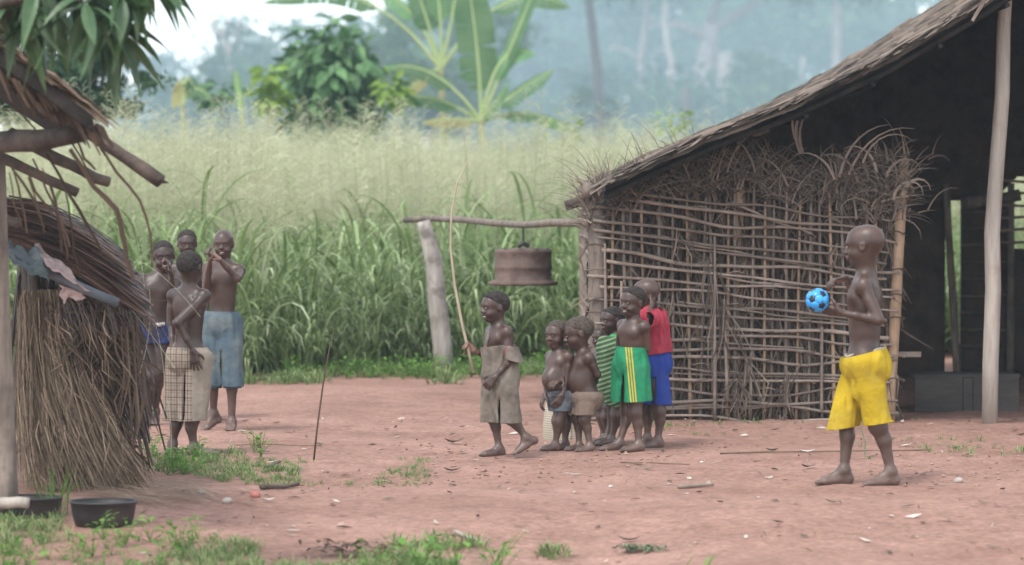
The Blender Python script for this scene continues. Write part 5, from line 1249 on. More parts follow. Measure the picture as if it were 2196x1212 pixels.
# ball: 32 panels
bc = P(1753, 644, 19.3 - .125); br = 26.0 / F * 19.2
ball = thing('ball', 'small bright blue ball with black pentagon panels held by the yellow-shorts boy', 'ball', bc)
mb = MB(); bm = bmesh.new(); bmesh.ops.create_icosphere(bm, subdivisions=3, radius=br * .985)
cm = bpy.data.meshes.new('core'); bm.to_mesh(cm); bm.free(); cm.polygons.foreach_set('use_smooth', [True] * len(cm.polygons)); M['ballblue'] = mat('blue_vinyl', (.02, .24, .62), (.04, .33, .74), 6, rough=.32, spec=.5); M['ballblack'] = mat('black_vinyl', (.012, .013, .02), rough=.35, spec=.5)
cm.materials.append(M['ballblue']); link('core', cm, ball)
ph = (1 + 5 ** .5) / 2; iv = [Vector(q).normalized() for q in [(0, a, b * ph) for a in (-1, 1) for b in (-1, 1)] + [(a, b * ph, 0) for a in (-1, 1) for b in (-1, 1)] + [(b * ph, 0, a) for a in (-1, 1) for b in (-1, 1)]]
Rb = Matrix.Rotation(.5, 3, 'X') @ Matrix.Rotation(.9, 3, 'Z'); iv = [Rb @ q for q in iv]
def panel_mesh(c, ring, m):
    mb = MB(); rings = [[c.lerp(r_, .5).normalized() * br for r_ in ring], [c.lerp(r_, .96).normalized() * br for r_ in ring], [c.lerp(r_, .99).normalized() * br * .982 for r_ in ring]]; n = len(ring)
    V = [c * br] + [q for r_ in rings for q in r_]; f = [(0, 1 + i, 1 + (i + 1) % n) for i in range(n)]
    for k in range(2): f += [(1 + k * n + i, 1 + (k + 1) * n + i, 1 + (k + 1) * n + (i + 1) % n, 1 + k * n + (i + 1) % n) for i in range(n)]
    mb.add(V, f); o = mb.build('panel', m, ball, True)
def order(c, pts_):
    a = c.orthogonal().normalized(); b = c.cross(a); return sorted(pts_, key=lambda q: math.atan2(q.dot(b), q.dot(a)))
ed = 2 * math.sin(math.acos(1 / 5 ** .5) / 2)
nb_ = [[j for j in range(12) if j != i and (iv[i] - iv[j]).length < ed * 1.05] for i in range(12)]
for i in range(12): panel_mesh(iv[i], order(iv[i], [iv[i].lerp(iv[j], 1 / 3) for j in nb_[i]]), M['ballblack'])
for i in range(12):
    for j in nb_[i]:
        for k in nb_[i]:
            if i < j < k and k in nb_[j]:
                c = (iv[i] + iv[j] + iv[k]).normalized(); tri = [(i, j), (j, i), (j, k), (k, j), (k, i), (i, k)]
                panel_mesh(c, order(c, [iv[a].lerp(iv[b_], 1 / 3) for a, b_ in tri]), M['ballblue'])

# walking boy with a stick
J = build_person(dict(label='smiling boy in a torn grey-brown overall walking with a long stick', base=(1075, 979), Y=21.5, g=.80, sw=.100, hw=.058, dp=.68, yaw=58, pyaw=62, sk=0, smile=1,
    head=(1060, 625, 695, 62, 2, 0), neck=(1069, 706), pelvis=(1072, 812), hdy=-.01,
    armL=dict(el=(1087, 778, -.10), wr=(1064, 805, -.12), hand=(1048, 822, -.12), pn=(.2, .9, -.2), curl=55, th=-1), armR=dict(el=(1047, 768, .08), wr=(1018, 752, .02), hand=(998, 738, 0), pn=(-.3, -.9, 0), curl=110, th=-1, tcurl=1.2),
    legR=dict(kn=(1055, 893, .05), an=(1070, 962, .05), to=(1027, 981, .0)), legL=dict(kn=(1093, 895, -.04), an=(1128, 938, -.03), to=(1099, 972, -.06), he=(1146, 944, -.02)), fl=.15))
oc = cloth_mat('stained_khaki', (.165, .14, .115), (.23, .20, .168), 7, ((.085, .07, .058), 9, .46, .68, .75))
L3 = J['L3']; cv = J['cv']
pr = [ell(L3(.55), (.086, .076, .12), J['R'], .04), ell(L3(.2), (.086, .078, .12), J['R'], .04), cone(J['H' + 'R'], cv((1056, 935, .04)), .066, .062, .03, 1), cone(J['HL'], cv((1090, 935, -.04)), .066, .060, .03, 2)] + inflate(J['tp'], .01, 0) + inflate([p for p in J['ap'] if p[1][0][2] > .25], .011, 1) + [ell(cv((1071, 905, -.09)), (.013, .10, .15), I3, .014, 0, True)]
garment(J, 'overall', pr, oc, [(cv((1072, 906)), (0, 0, -1)), (cv((1066, 742)), nrm((-.10, .05, 1)))], .014, seed=3., fs=(16, 16, 4), label='torn stained grey-brown overall')
bd = cloth_mat('red_trim', (.20, .075, .07))
for pts_, w, m in (([(1040, 745, -.06), (1043, 728, -.055), (1050, 710, -.03), (1062, 702, .03)], .018, oc), ([(1106, 752, .0), (1100, 735, .02), (1088, 716, .05), (1072, 705, .06)], .018, oc)):
    mb = MB(); mb.ribbon([Vector(cv(q)) for q in pts_], [w] * 4, Vector((-.3, -1, .2)), .5); o = mb.build('strap', m, J['t']); md = o.modifiers.new('t', 'SOLIDIFY'); md.thickness = .004
mb = MB(); ring = [(1040, 742, -.055), (1050, 748, -.085), (1065, 747, -.10), (1082, 742, -.095), (1098, 734, -.07)]; mb.tube([Vector(cv(q)) for q in ring], .005, 5); mb.build('neck_trim', bd, J['t'])
pr = [cone(cv((1092, 736, -.075)), cv((1101, 778, -.085)), .036, .050, .02)]
garment(J, 'sleeve', pr, oc, [(cv((1098, 772, -.08)), (-.25, 0, -.97)), (cv((1093, 741, -.08)), (0.1, 0, 1))], .006, vox=.006, seed=5.)
mb = MB(); mb.add([Vector(cv(q)) for q in ((1082, 742, -.112), (1096, 738, -.112), (1097, 757, -.122), (1083, 760, -.118))], [(0, 1, 2, 3)]); o = mb.build('red_patch', bd, J['t']); md = o.modifiers.new('t', 'SOLIDIFY'); md.thickness = .003
st = P(1016, 800, 21.5); mb = MB(); q = [(1016, 800), (1003, 745), (990, 690), (975, 610), (966, 530), (968, 460), (980, 395), (1002, 345)]
mb.tube([P(x, y, 21.49) - st for x, y in q], [.0095, .0095, .009, .008, .007, .006, .0045, .003], 7, .5, True, .08); o = mb.build('walking_stick', mat('pale_stick', (.30, .24, .17), (.42, .35, .26), 5, rough=.8), None, True); o.location = st
tag(o, 'long thin bent pale stick held upright by the walking boy', 'stick')

# two toddlers and companions before the wall
brownc = cloth_mat('brown_cotton', (.15, .11, .085), (.20, .15, .12), 6)
greyc = cloth_mat('grey_blue_cotton', (.085, .095, .11), (.13, .14, .155), 6)
J = build_person(dict(label='round-bellied toddler in grey-blue shorts facing the walking boy, standing in front of the woven sack', base=(1195, 966), Y=21.95, g=.70, sw=.088, hw=.050, dp=.74, yaw=48, sk=1, fat=1.05, belly=.055, cheek=1.15,
    head=(1194, 689, 754, 40, 2, 0), hth=.02, hair=2, neck=(1198, 763), pelvis=(1203, 846), nk=.95,
    armL=dict(el=(1214, 815, -.06), wr=(1206, 845, -.10), hand=(1194, 866, -.11), pn=(-.3, .8, 0), curl=35, th=-1), armR=dict(el=(1176, 812, .06), wr=(1169, 845, -.02), hand=(1161, 866, -.03), pn=(.6, .2, 0), curl=35, th=1),
    legL=dict(kn=(1196, 903, -.05), an=(1190, 955, -.04), to=(1160, 968, -.09)), legR=dict(kn=(1212, 905, .04), an=(1212, 954, .05), to=(1196, 966, -.02)), vox=.0056, fl=.125))
shorts(J, greyc, (1205, 838), (1202, 882), .054, .058, fold=.005, seed=2., pz=1.0, wn=vec(0, 0, 1), label='short grey-blue shorts')
nk_ = MB(); nk_.tube([Vector(J['L3'](1.0)) + Vector((.034 * math.cos(a), .034 * math.sin(a), .004 * math.sin(a))) for a in [k * .5236 for k in range(13)]], .003, 5, .5, False); nk_.build('necklace', cloth_mat('pale_cord', (.3, .3, .32)), J['t'])
J = build_person(dict(label='toddler in brown shorts looking down with one arm behind the back, beside the round-bellied toddler', base=(1250, 965), Y=21.9, g=.70, sw=.088, hw=.050, dp=.74, yaw=70, sk=0, fat=1.0, belly=.032, cheek=1.1,
    head=(1239, 678, 750, 78, 12, 0), hth=.02, hair=2, neck=(1251, 760), pelvis=(1256, 848), nk=.95,
    armL=dict(el=(1281, 800, -.05), wr=(1275, 826, .05), hand=(1268, 838, .09), pn=(.5, .3, .2), curl=35, th=-1), armR=dict(el=(1226, 796, .10), wr=(1207, 806, -.02), hand=(1189, 815, -.06), pn=(.1, .3, -.8), curl=25, th=1),
    legL=dict(kn=(1252, 895, -.05), an=(1265, 954, -.05), to=(1240, 967, -.09)), legR=dict(kn=(1237, 893, .04), an=(1242, 955, .04), to=(1217, 967, .0)), vox=.0056, fl=.125))
shorts(J, brownc, (1258, 836), (1250, 886), .054, .058, fold=.005, seed=4., pz=1.0, wn=vec(0, 0, 1), label='short brown shorts')
J = build_person(dict(label='smallest child peeping out between the toddlers and the striped green wrap', base=(1296, 958), Y=22.6, g=.66, sw=.082, hw=.052, dp=.72, yaw=40, sk=2, cheek=1.1,
    head=(1289, 706, 760, 35, 4, 0), hth=.02, hair=2, neck=(1296, 768), pelvis=(1300, 846),
    armL=dict(el=(1312, 812, .0), wr=(1308, 845, -.02), hdir=(0, 0, -1), curl=35, th=-1), armR=dict(el=(1282, 812, .04), wr=(1284, 842, .02), hdir=(0, 0, -1), curl=35, th=1),
    legL=dict(kn=(1300, 900, -.03), an=(1302, 948, 0), to=(1290, 958, -.10)), legR=dict(kn=(1290, 900, .02), an=(1294, 948, .03), to=(1280, 957, -.06)), vox=.006, fl=.12))
shorts(J, greyc, (1300, 836), (1298, 878), .052, .056, fold=.005, seed=6., label='short grey-blue shorts')
J = build_person(dict(label='child wrapped in dark green striped cloth standing behind the green-shorts boy', base=(1312, 960), Y=22.35, g=.74, sw=.092, hw=.056, dp=.70, yaw=50, sk=2, 
    head=(1312, 664, 724, 58, 2, 0), neck=(1318, 733), pelvis=(1322, 835),
    armL=dict(el=(1340, 785, -.03), wr=(1330, 815, -.08), hdir=(-.4, -.2, -.7), curl=50, th=-1), armR=dict(el=(1305, 785, .05), wr=(1300, 810, -.03), hdir=(-.2, 0, -1), curl=50, th=1),
    legL=dict(kn=(1322, 895, -.04), an=(1310, 948, -.02), to=(1285, 962, -.06)), legR=dict(kn=(1316, 893, .04), an=(1300, 948, .04), to=(1276, 960, 0)), vox=.006, fl=.135))
gw = cloth_mat('green_wrap', (.05, .115, .055), (.07, .15, .07), 7)
stripe_mix(gw, (-.35, 0, .94), .026, .007, (.26, .27, .17), .8); stripe_mix(gw, (-.35, 0, .94), .026, .006, (.018, .03, .022), .8, .012)
cv = J['cv']; L3 = J['L3']
garment(J, 'wrap', [ell(L3(.62), (.105, .088, .13), J['R'], .04), ell(L3(.1), (.108, .10, .13), J['R'], .05), cone(L3(.1), cv((1306, 905)), .090, .078, .04)] + inflate(J['tp'], .01, 0), gw, [(cv((1312, 876)), nrm((-.35, 0, -.94))), (cv((1316, 727)), (0, 0, 1))], .012, seed=8., fs=(12, 12, 5))
mb = MB(); pts_ = [Vector(cv(q)) for q in ((1303, 728, -.05), (1310, 724, -.07), (1320, 724, -.075), (1330, 730, -.06))]; mb.ribbon(pts_, [.02, .028, .028, .02], Vector((0, -.6, 1)), .5); o = mb.build('collar', cloth_mat('bright_green', (.05, .28, .09)), J['t'], True); o.modifiers.new('t', 'SOLIDIFY').thickness = .006
J = build_person(dict(label='bare-chested smiling boy in green shorts with yellow side stripes', base=(1348, 968), Y=21.9, g=.84, sw=.102, hw=.054, dp=.64, yaw=48, pyaw=50, sk=1, smile=1,
    head=(1355, 616, 684, 42, 2, -6), neck=(1358, 696), pelvis=(1354, 792), hdy=-.01,
    armL=dict(el=(1386, 748, -.03), wr=(1380, 780, .07), hdir=(-.6, .5, -.3), curl=40, th=-1), armR=dict(el=(1330, 745, .12), wr=(1340, 780, .16), hdir=(.5, .3, -.5), curl=40, th=1),
    legL=dict(kn=(1362, 885, -.05), an=(1369, 955, -.05), to=(1339, 970, -.10)), legR=dict(kn=(1346, 882, .05), an=(1328, 952, .03), to=(1282, 962, -.03)), fl=.155))
gs = cloth_mat('green_nylon', (.017, .175, .08), (.024, .215, .10), 6, ((.05, .19, .11), 7, .5, .7, .5))
bs = J['t'].location
sy = (.66, .35, .02) 
stripe_mix(gs, (1, 0, .09), .0155, .0085, (.44, .34, .05), .95, -.0005, [((1, 0, .09), .026, .072), ((0, 1, 0), -1, -.01)])
shorts(J, gs, (1351, 745), (1350, 862), .074, .088, hemn=(.06, 0, -1), seed=9., fold=.012, pz=1.0, gaps=[((1338, 790, -.10), (1332, 940, -.08), .018, .15)], label='green shorts with yellow side stripes')
J = build_person(dict(label='shaven-headed child in red shirt and blue shorts with hands behind the neck', base=(1400, 967), Y=22.3, g=.84, sw=.105, hw=.060, dp=.68, yaw=100, pyaw=95, sk=1,
    head=(1383, 606, 672, 108, 4, 0), hair=0, neck=(1396, 684), pelvis=(1398, 786),
    armL=dict(el=(1376, 694, -.225), wr=(1397, 660, -.09), hand=(1408, 652, .0), pn=(-.3, .6, 0), curl=45, th=1), armR=dict(el=(1360, 682, .22), wr=(1396, 660, .09), hand=(1408, 652, 0), pn=(-.3, -.6, 0), curl=45, th=-1),
    legL=dict(kn=(1413, 888, -.05), an=(1410, 950, -.05), to=(1384, 968, -.08)), legR=dict(kn=(1386, 885, .05), an=(1389, 948, .05), to=(1366, 965, .03)), fl=.15))
bs_ = cloth_mat('blue_cotton', (.022, .042, .225), (.032, .06, .27), 6, ((.04, .06, .2), 8, .5, .7, .5))
shorts(J, bs_, (1400, 755), (1396, 873), .080, .066, hemn=(-.02, 0, -1), seed=12., fold=.010, pz=1.1, gaps=[((1400, 800, -.08), (1398, 920, -.08), .012, .05)], label='blue shorts')
cv, L3 = J['cv'], J['L3']; rs_ = cloth_mat('red_cotton', (.27, .028, .046), (.33, .044, .065), 6, ((.20, .035, .05), 9, .5, .7, .5))
garment(J, 'shirt', [ell(L3(.78), (.118, .098, .10), J['R'], .04), ell(L3(.45), (.118, .098, .12), J['R'], .05), ell(L3(.2), (.128, .105, .12), J['R'], .05), cone(L3(1.0), L3(.9), .05, .06, .03), cone(J['SL'], J['SL'] * .2 + J['EL'] * .8, .055, .056, .03, 1), cone(J['SR'], J['SR'] * .2 + J['ER'] * .8, .055, .056, .03, 2)] + inflate(J['tp'], .01, 0), rs_,
    [(cv((1405, 765)), nrm((.14, 0, -1))), (L3(1.02), J['up'] * 1.0, .07), (J['SL'] * .33 + J['EL'] * .67, nrm(J['EL'] - J['SL']), .062), (J['SR'] * .33 + J['ER'] * .67, nrm(J['ER'] - J['SR']), .062)], .012, seed=14., label='short-sleeved red shirt')

# group on the left
J = build_person(dict(label='boy in checked cream shorts seen from behind with a hand on his hip', base=(405, 974), Y=21.7, g=.93, sw=.115, hw=.066, dp=.64, yaw=205, pyaw=200, sk=2,
    head=(409, 536, 610, 205, 2, 0), hth=.022, neck=(406, 622), pelvis=(406, 762),
    armR=dict(el=(386, 688, -.16), wr=(419, 746, -.15), hand=(423, 778, -.15), pn=(.1, .9, 0), curl=18, spread=.28, th=1), armL=dict(el=(366, 690, .05), wr=(372, 745, -.02), hdir=(.2, -.2, -1), curl=45, th=-1),
    legR=dict(kn=(414, 895, -.04), an=(417, 955, -.03), to=(458, 980, -.02)), legL=dict(kn=(380, 893, .05), an=(368, 950, .06), to=(372, 960, .2)), fl=.165))
pc_ = cloth_mat('cream_check', (.235, .20, .16), (.30, .26, .215), 8, ((.18, .145, .115), 8, .5, .7, .6))
rg_ = [((1, 0, 0), -1, .03)]
for ax_, pd in (((1, 0, 0), .034), ((0, 0, 1), .042)):
    stripe_mix(pc_, ax_, pd, .007, (.10, .05, .04), .65, 0, rg_); stripe_mix(pc_, ax_, pd, .003, (.13, .075, .06), .6, .013, rg_)
shorts(J, pc_, (406, 742), (404, 899),   .080, .074, hemn=(.03, 0, -1), seed=16., fold=.009, pz=1.06, gaps=[((400, 780, -.10), (396, 950, -.06), .016, .06)], label='knee-length cream shorts with brown check')
J = build_person(dict(label='shaven-headed boy in blue jeans facing the camera with hands raised together', base=(475, 923), Y=23.8, g=.98, sw=.118, hw=.066, dp=.60, yaw=14, sk=1, smile=1,
    head=(480, 493, 556, 6, 4, 0), hair=0, neck=(480, 570), pelvis=(476, 700),
    armL=dict(el=(513, 596, -.17), wr=(478, 556, -.24), hand=(460, 540, -.26), pn=(-.3, .3, -.6), curl=40, th=1), armR=dict(el=(446, 622, -.10), wr=(458, 558, -.24), hand=(456, 536, -.27), pn=(.7, .1, 0), curl=30, th=-1),
    legL=dict(kn=(498, 800, -.03), an=(497, 905, 0), to=(495, 928, -.2)), legR=dict(kn=(456, 790, .02), an=(455, 888, .10), to=(432, 924, .02), he=(464, 902, .12)), fl=.175))
jn = cloth_mat('blue_denim', (.062, .092, .115), (.105, .145, .17), 5, ((.165, .17, .15), 5, .48, .68, .75))
shorts(J, jn, (476, 668), (478, 829), .072, .054, hemn=(0, 0, -1), seed=18., fold=.010, pz=1.0, gaps=[((477, 712, 0), (477, 900, 0), .016, .3)], name='jeans', label='faded blue jeans rolled at the calf')
for x, y, dy in ((499, 825, -.02), (455, 826, .03)):
    mb = MB(); c = J['cv']((x, y, dy)); mb.lathe([(.054, -.022), (.061, -.020), (.062, .014), (.056, .018)], 20, Vector(c)); o = mb.build('turn_up', jn, J['t'], True); o.modifiers.new('t', 'SOLIDIFY').thickness = .004
J = build_person(dict(label='laughing boy in dark blue shorts half hidden behind the wet straw roof', base=(325, 915), Y=24.2, g=.98, sw=.125, hw=.070, dp=.62, yaw=-10, sk=2, smile=1,
    head=(352, 520, 588, -8, 4, 4), neck=(343, 600), pelvis=(328, 716),
    armL=dict(el=(374, 640, -.08), wr=(372, 592, -.15), hand=(369, 570, -.16), pn=(-.9, 0, .1), curl=30, th=1), armR=dict(el=(284, 660, .0), wr=(284, 715, -.05), hdir=(.05, -.1, -1), curl=35, th=1),
    legR=dict(kn=(329, 806, -.06), an=(316, 890, .0), to=(310, 918, -.2)), legL=dict(kn=(342, 800, -.03), an=(330, 886, .10), to=(330, 908, -.02)), fl=.175))
bb = cloth_mat('navy_cotton', (.018, .03, .10), (.03, .045, .14), 6)
shorts(J, bb, (328, 690), (328, 738), .078, .076, fold=.006, seed=20., label='short navy shorts with a pale waist knot')
mb = MB(); c = J['cv']((345, 698, -.105)); mb.tube([Vector(c) + Vector((-.04, 0, 0)), Vector(c), Vector(c) + Vector((.035, .012, .006))], [.010, .014, .010], 8); mb.build('waist_knot', cloth_mat('pale_knot', (.42, .38, .34)), J['t'], True)
J = build_person(dict(label='boy whose head shows above the boy in checked shorts', base=(405, 902), Y=25.0, g=.98, sw=.12, hw=.066, dp=.62, yaw=0, sk=2,
    head=(402, 497, 558, -6, 4, 0), hth=.025, neck=(408, 572), pelvis=(404, 700),
    armL=dict(el=(446, 630, 0), wr=(442, 680, -.05), hdir=(0, -.1, -1), curl=40, th=-1), armR=dict(el=(368, 630, 0), wr=(372, 690, -.05), hdir=(0, -.1, -1), curl=40, th=1),
    legL=dict(kn=(418, 800, -.03), an=(418, 888, 0), to=(420, 905, -.2)), legR=dict(kn=(392, 800, -.03), an=(390, 888, .0), to=(388, 905, -.2)), vox=.007, fl=.17))
shorts(J, cloth_mat('dull_red', (.30, .05, .05)), (404, 680), (404, 780), .085, .085, seed=22., label='red shorts')
# ---------------------------------------------------------------- small things on the ground
random.seed(81)
# woven sack behind the toddlers
q = G(1216, 945); sk_ = thing('woven_sack', 'cream ribbed woven sack standing on the earth behind the toddlers', 'sack', (q.x, q.y, gz(q.x, q.y)))
wv = mat('woven_cream', (.36, .32, .25), (.46, .41, .33), 9, rough=.9); stripe_mix(wv, (.05, 0, 1), .014, .005, (.22, .185, .14), .7)
mb = MB(); V = []; n = 36; prof = [(0, .98), (.03, 1.0), (.10, .99), (.18, .93), (.24, .86), (.265, .70), (.27, .4), (.268, .01)]
for z, r in prof:
    for k in range(n):
        a = 2 * math.pi * k / n; f_ = 1 + .05 * float(vnoise(math.cos(a) * 3, math.sin(a) * 3, z * 6)); V.append((.150 * r * f_ * math.cos(a), .075 * r * f_ * math.sin(a), z))
mb.add(V, [(i * n + k, i * n + (k + 1) % n, (i + 1) * n + (k + 1) % n, (i + 1) * n + k) for i in range(len(prof) - 1) for k in range(n)]); mb.build('bag', wv, sk_, True)
mb = MB(); mb.tube([Vector((.02, -.078, z)) for z in (.02, .1, .2, .25)], .006, 5); mb.build('seam', wv, sk_)
# thin twig stuck in the yard
q = G(672, 985); mb = MB(); mb.tube([Vector((0, 0, -.03)), P(680, 920, q.y) - q, P(692, 830, q.y) - q, P(704, 760, q.y) - q, P(716, 705, q.y) - q], [.006, .0055, .005, .004, .002], 6, .5); o = mb.build('upright_twig', M['brown'], None, True); o.location = q
tag(o, 'thin brown twig stuck upright in the bare yard', 'twig')
# stones, fruit, sticks, leaves that can be singled out
M['stone'] = mat('stone', (.28, .24, .21), (.42, .37, .33), 12, rough=.9, bump=.4)
M['redfruit'] = mat('red_fruit', (.30, .09, .075), (.42, .17, .13), 14, rough=.6)
M['brick'] = mat('red_slab', (.30, .15, .13), (.38, .21, .18), 9, rough=.9, bump=.3)
def lump(px, py, r, m, name, label, cat, fl=.7, sd=0):
    q = G(px, py); bm = bmesh.new(); bmesh.ops.create_icosphere(bm, subdivisions=2, radius=r)
    for v in bm.verts:
        v.co *= 1 + .22 * float(vnoise(v.co.x / r * 1.5 + sd, v.co.y / r * 1.5, v.co.z / r * 1.5)); v.co.z *= fl
    me = bpy.data.meshes.new(name); bm.to_mesh(me); bm.free(); me.polygons.foreach_set('use_smooth', [True] * len(me.polygons)); me.materials.append(m)
    o = link(name, me); o.location = (q.x, q.y, gz(q.x, q.y) + r * fl * .55); tag(o, label, cat); return o
lump(547, 1068, .026, M['redfruit'], 'fallen_fruit', 'dull red round fruit lying at the end of the fallen stalks', 'fruit', .85, 3)
lump(487, 1082, .026, M['stone'], 'stone', 'pale stone lying on the tips of the fallen straw stalks', 'stone', .75, 1)
lump(430, 1062, .022, M['stone'], 'stone', 'grey stone among the straw close to the shelter foot', 'stone', .7, 2)
lump(2055, 1036, .026, M['stone'], 'stone', 'dark grey clod on bare earth below the pale hut post', 'stone', .7, 5)
lump(1310, 1046, .014, mat('pale_scrap', (.5, .46, .42), rough=.9), 'pale_scrap', 'small white scrap on bare earth in front of the green-shorts boy', 'scrap', .5, 7)
for px, py, lb in ((850, 806, 'thin flat red slab lying on the field edge farther from the wheel post'), (925, 801, 'thin flat red slab lying against the foot of the wheel post')):
    q = G(px, py); mb = MB(); rm = Matrix.Rotation(random.uniform(-.3, .3), 3, 'Z'); mb.box((0, 0, .012), (.13, .09, .03), rm); o = mb.build('red_slab', M['brick']); o.location = (q.x, q.y, gz(q.x, q.y)); tag(o, lb, 'slab')
def lying_stick(px0, py0, px1, py1, r, m, label, name='fallen_stick', cat='stick'):
    a, b_ = G(px0, py0), G(px1, py1); mb = MB(); k = 5; pts_ = []
    for i in range(k + 1):
        p_ = a.lerp(b_, i / k); pts_.append(Vector((p_.x, p_.y + random.gauss(0, .004), gz(p_.x, p_.y) + r * 1.1)) - a)
    mb.tube(pts_, [r * (1 - .3 * i / k) for i in range(k + 1)], 6, .5, True, .1); o = mb.build(name, M[m], None, True); o.location = a; tag(o, label, cat)
lying_stick(975, 1133, 1042, 1140, .011, 'palepole', 'short thick pale stick lying on smooth earth by the front grass')
lying_stick(1545, 975, 2000, 968, .006, 'straw', 'long straw stalk lying on the ground behind the yellow-shorts boy')
lying_stick(1330, 994, 1480, 996, .005, 'straw', 'straw stalk lying on the ground in front of the red-shirt child')
lying_stick(1455, 1050, 1530, 1045, .012, 'stick', 'curled dry bark strip lying on the bare earth alone')
lying_stick(505, 955, 690, 957, .004, 'straw', 'thin straw stalk lying behind the upright twig')
lying_stick(560, 1052, 640, 1046, .014, 'darkpole', 'charred dark stick lying beside the dull red fruit')
lying_stick(570, 1008, 600, 995, .01, 'darkpole', 'dark curled leaf stem in the grass near the upright twig')
M['scrapwhite'] = mat('pale_scraps', (.46, .42, .38), (.6, .56, .5), 10, rough=.9)
def flat_leaf(px, py, L, w, m, label, cat='leaf', az=0.0, name='fallen_leaf', lift=.35):
    q = G(px, py); mb = MB(); d = Vector((math.cos(az), math.sin(az), 0)); pts_ = [d * L * (t - .5) + Vector((0, 0, .006 + lift * L * (2 * t - 1) ** 2 * .5)) for t in (0, .25, .5, .75, 1)]
    mb.ribbon(pts_, [w * .1, w * .8, w, w * .75, w * .08], Vector((0, .2, 1)), random.random(), -.2); o = mb.build(name, m); o.location = (q.x, q.y, gz(q.x, q.y) + .004); tag(o, label, cat)
flat_leaf(1395, 1052 - 0, .0001 + .05, .03, M['dry'], 'small dry brown leaf between the white scrap and the bark strip')
flat_leaf(970, 1015, .10, .035, M['brown'], 'orange-brown dry leaf on the earth beside the walking boy\'s feet', az=.2)
flat_leaf(975, 952, .13, .05, M['brown'], 'tan curled dry leaf lying behind the walking boy', az=.4)
flat_leaf(1730, 974, .10, .05, M['scrapwhite'], 'large pale dry leaf lying left of the yellow-shorts boy', az=.1)
flat_leaf(1655, 970, .08, .04, M['dry'], 'grey folded leaf lying left of the large pale leaf', az=-.2)
flat_leaf(1735, 1005, .10, .04, M['dry'], 'curled grey-brown leaf lying just in front of the large pale leaf', az=.5)
flat_leaf(1790, 1082, .10, .03, M['drydark'], 'dark curled leaf lying in front of the yellow-shorts boy\'s feet', az=.2)
flat_leaf(1250, 1087, .05, .02, M['drydark'], 'dark little leaf on smooth earth near the gully', az=.0)
flat_leaf(2110, 1082, .07, .02, M['brown'], 'brown leaf blade lying below the grey clod', az=.1)
flat_leaf(1350, 1125, .11, .03, M['drydark'], 'dark wilted leaf lying behind the wilted green pile', az=.0)
flat_leaf(575, 1078, .07, .035, M['scrapwhite'], 'pale curled leaf lying under the charred stick', az=.4)
flat_leaf(630, 1143, .07, .02, M['scrapwhite'], 'white leaf strip lying near the black enamel basin', az=.0, lift=.1)
flat_leaf(1235, 1022, .06, .02, M['scrapwhite'], 'white strip on the earth in front of the down-looking toddler', az=.1, lift=.1)
# wilted green pile
q = G(1375, 1176); mb = MB()
for i in range(90):
    c = Vector((random.gauss(0, .06), random.gauss(0, .03), random.uniform(.004, .022))); az = random.uniform(0, 6.28); d = Vector((math.cos(az), math.sin(az), random.gauss(0, .25))); L = random.uniform(.03, .08); c.z = max(c.z, .006)
    mb.ribbon([c, c + d * L * .5 + Vector((0, 0, .008)), Vector(((c + d * L).x, (c + d * L).y, max(.002, (c + d * L).z * .4)))], [.003, .013, .003], Vector((0, 0, 1)), random.random())
o = mb.build('wilted_leaf_pile', mat('wilted_green', (.05, .07, .035), (.17, .21, .12), 9, attr='rnd', rough=.8)); o.location = (q.x, q.y, gz(q.x, q.y)); tag(o, 'small pile of wilted green leaves lying on smooth red earth', 'leaf pile')
# dead leaf heap at the front edge
q = G(760, 1195); mb = MB()
for i in range(110):
    c = Vector((random.gauss(0, .10), random.gauss(0, .05), random.uniform(.01, .06))); az = random.uniform(0, 6.28); d = Vector((math.cos(az), math.sin(az), random.gauss(0, .18))); L = random.uniform(.04, .10)
    mb.ribbon([c, c + d * L * .5 + Vector((0, 0, .01)), c + d * L], [.004, random.uniform(.012, .03), .003], Vector((random.gauss(0, .5), 0, 1)), random.random())
o = mb.build('dead_leaf_heap', M['brown']); o.location = (q.x, q.y, gz(q.x, q.y)); tag(o, 'heap of brown dead leaves among green weeds at the front grass edge', 'leaf heap')
# tall grass blade clumps in the foreground
for px, py, n, L, lb in ((1050, 1225, 4, .26, 'broad bright grass shoot leaning over the front edge of the yard'), (110, 1105, 26, .30, 'thin grass clump growing between the two black basins'), (1490, 1222, 3, .10, 'single short grass shoot on bare earth in front of the wilted pile')):
    q = G(px, py); mb = MB()
    for k in range(n): blade(mb, (random.gauss(0, .03), random.gauss(0, .02), -.01), random.uniform(-.6, .9) if n < 10 else random.uniform(0, 6.28), L * random.uniform(.6, 1.1), .014 if n < 10 else .005, random.uniform(.2, .6), random.uniform(.1, .9), 5)
    o = mb.build('grass_clump', M['weed']); o.location = (q.x, q.y, gz(q.x, q.y)); tag(o, lb, 'grass')
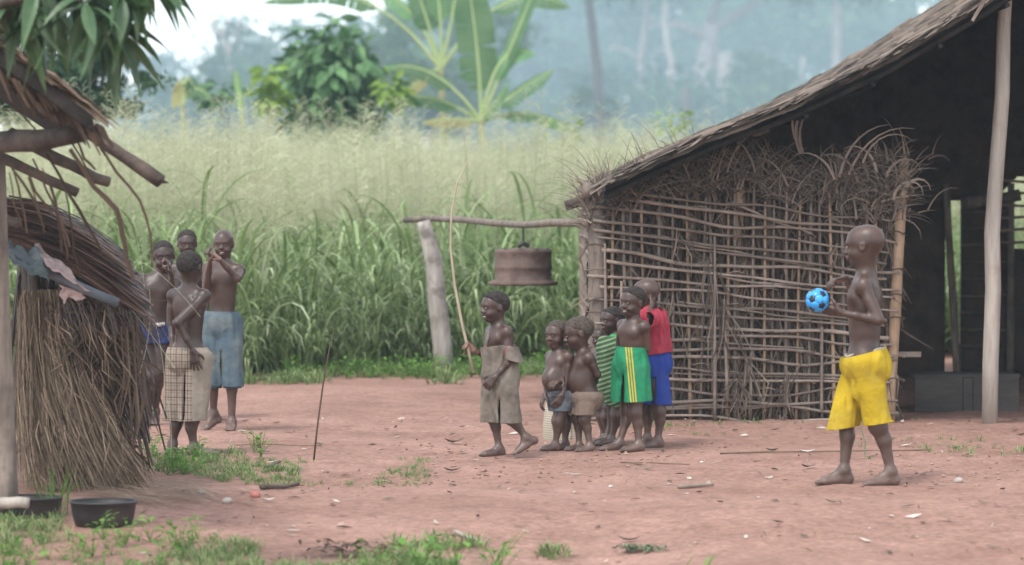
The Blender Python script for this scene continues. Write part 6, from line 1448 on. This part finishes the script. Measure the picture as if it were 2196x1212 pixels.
# scattered crumbs and scraps nobody could count
mb = MB(); random.seed(82)
for i in range(850):
    px, py = random.uniform(300, 2250), 900 + 310 * random.random() ** 1.7
    q = G(px, py); z = gz(q.x, q.y)
    if random.random() < .45:
        az = random.gauss(0, .9); L = random.uniform(.012, .11); d = Vector((math.cos(az), math.sin(az), 0)) * L
        mb.ribbon([Vector((q.x, q.y, z + .005)), Vector((q.x + d.x, q.y + d.y, gz(q.x + d.x, q.y + d.y) + .006))], [.004, .002], Vector((0, 0, 1)), random.random() ** .7)
    else:
        az = random.uniform(0, 6.28); L = random.uniform(.01, .04); d = Vector((math.cos(az), math.sin(az), 0)) * L
        c = Vector((q.x, q.y, z + .006)); mb.ribbon([c - d, c + Vector((0, 0, .004)), c + d + Vector((0, 0, random.uniform(0, .015)))], [.003, L * .7, .003], Vector((random.gauss(0, .3), random.gauss(0, .3), 1)), random.random() ** 1.4)
stuff(mb.build('ground_litter', mat('litter', (.06, .045, .038), (.55, .50, .44), 20, attr='rnd', c3=(.25, .18, .13), rough=.9)), 'scattered straw bits and leaf scraps on the bare red earth', 'litter')
mb = MB()
for i in range(600):
    px, py = random.uniform(350, 2200), random.uniform(950, 1045)
    if float(vnoise(px * .004, py * .02, 3)) < -.1: continue
    q = G(px, py); r = random.uniform(.004, .014); z = gz(q.x, q.y) + r * .3; V = [(q.x + r * random.uniform(.7, 1.3) * a, q.y + r * random.uniform(.7, 1.3) * b_, z + r * c * .8) for a, b_, c in ((1, 0, 0), (0, 1, 0), (-1, 0, 0), (0, -1, 0), (0, 0, 1), (0, 0, -1))]
    mb.add(V, [(0, 1, 4), (1, 2, 4), (2, 3, 4), (3, 0, 4), (1, 0, 5), (2, 1, 5), (3, 2, 5), (0, 3, 5)], random.random())
stuff(mb.build('earth_crumbs', mat('earth_crumb', (.20, .115, .09), (.36, .22, .175), 20, attr='rnd', rough=.95)), 'loose crumbs of red earth trodden up in the yard', 'earth')

# ---------------------------------------------------------------- hazy air
mb = MB(); mb.box((0, 680, 72), (1900, 1500, 148)); hz = mb.build('haze', None); hz['kind'] = 'stuff'; hz['label'] = 'pale blue smoky haze in the air over yard, field and forest'; hz['category'] = 'haze'
hm = bpy.data.materials.new('haze'); hm.use_nodes = True; hn = hm.node_tree.nodes; hn.remove(hn['Principled BSDF'])
pv_ = hn.new('ShaderNodeVolumePrincipled'); pv_.inputs['Color'].default_value = (.62, .87, 1.0, 1); pv_.inputs['Density'].default_value = .0007; pv_.inputs['Anisotropy'].default_value = 0.0
hm.node_tree.links.new(pv_.outputs[0], hn['Material Output'].inputs['Volume']); hz.data.materials.clear(); hz.data.materials.append(hm)
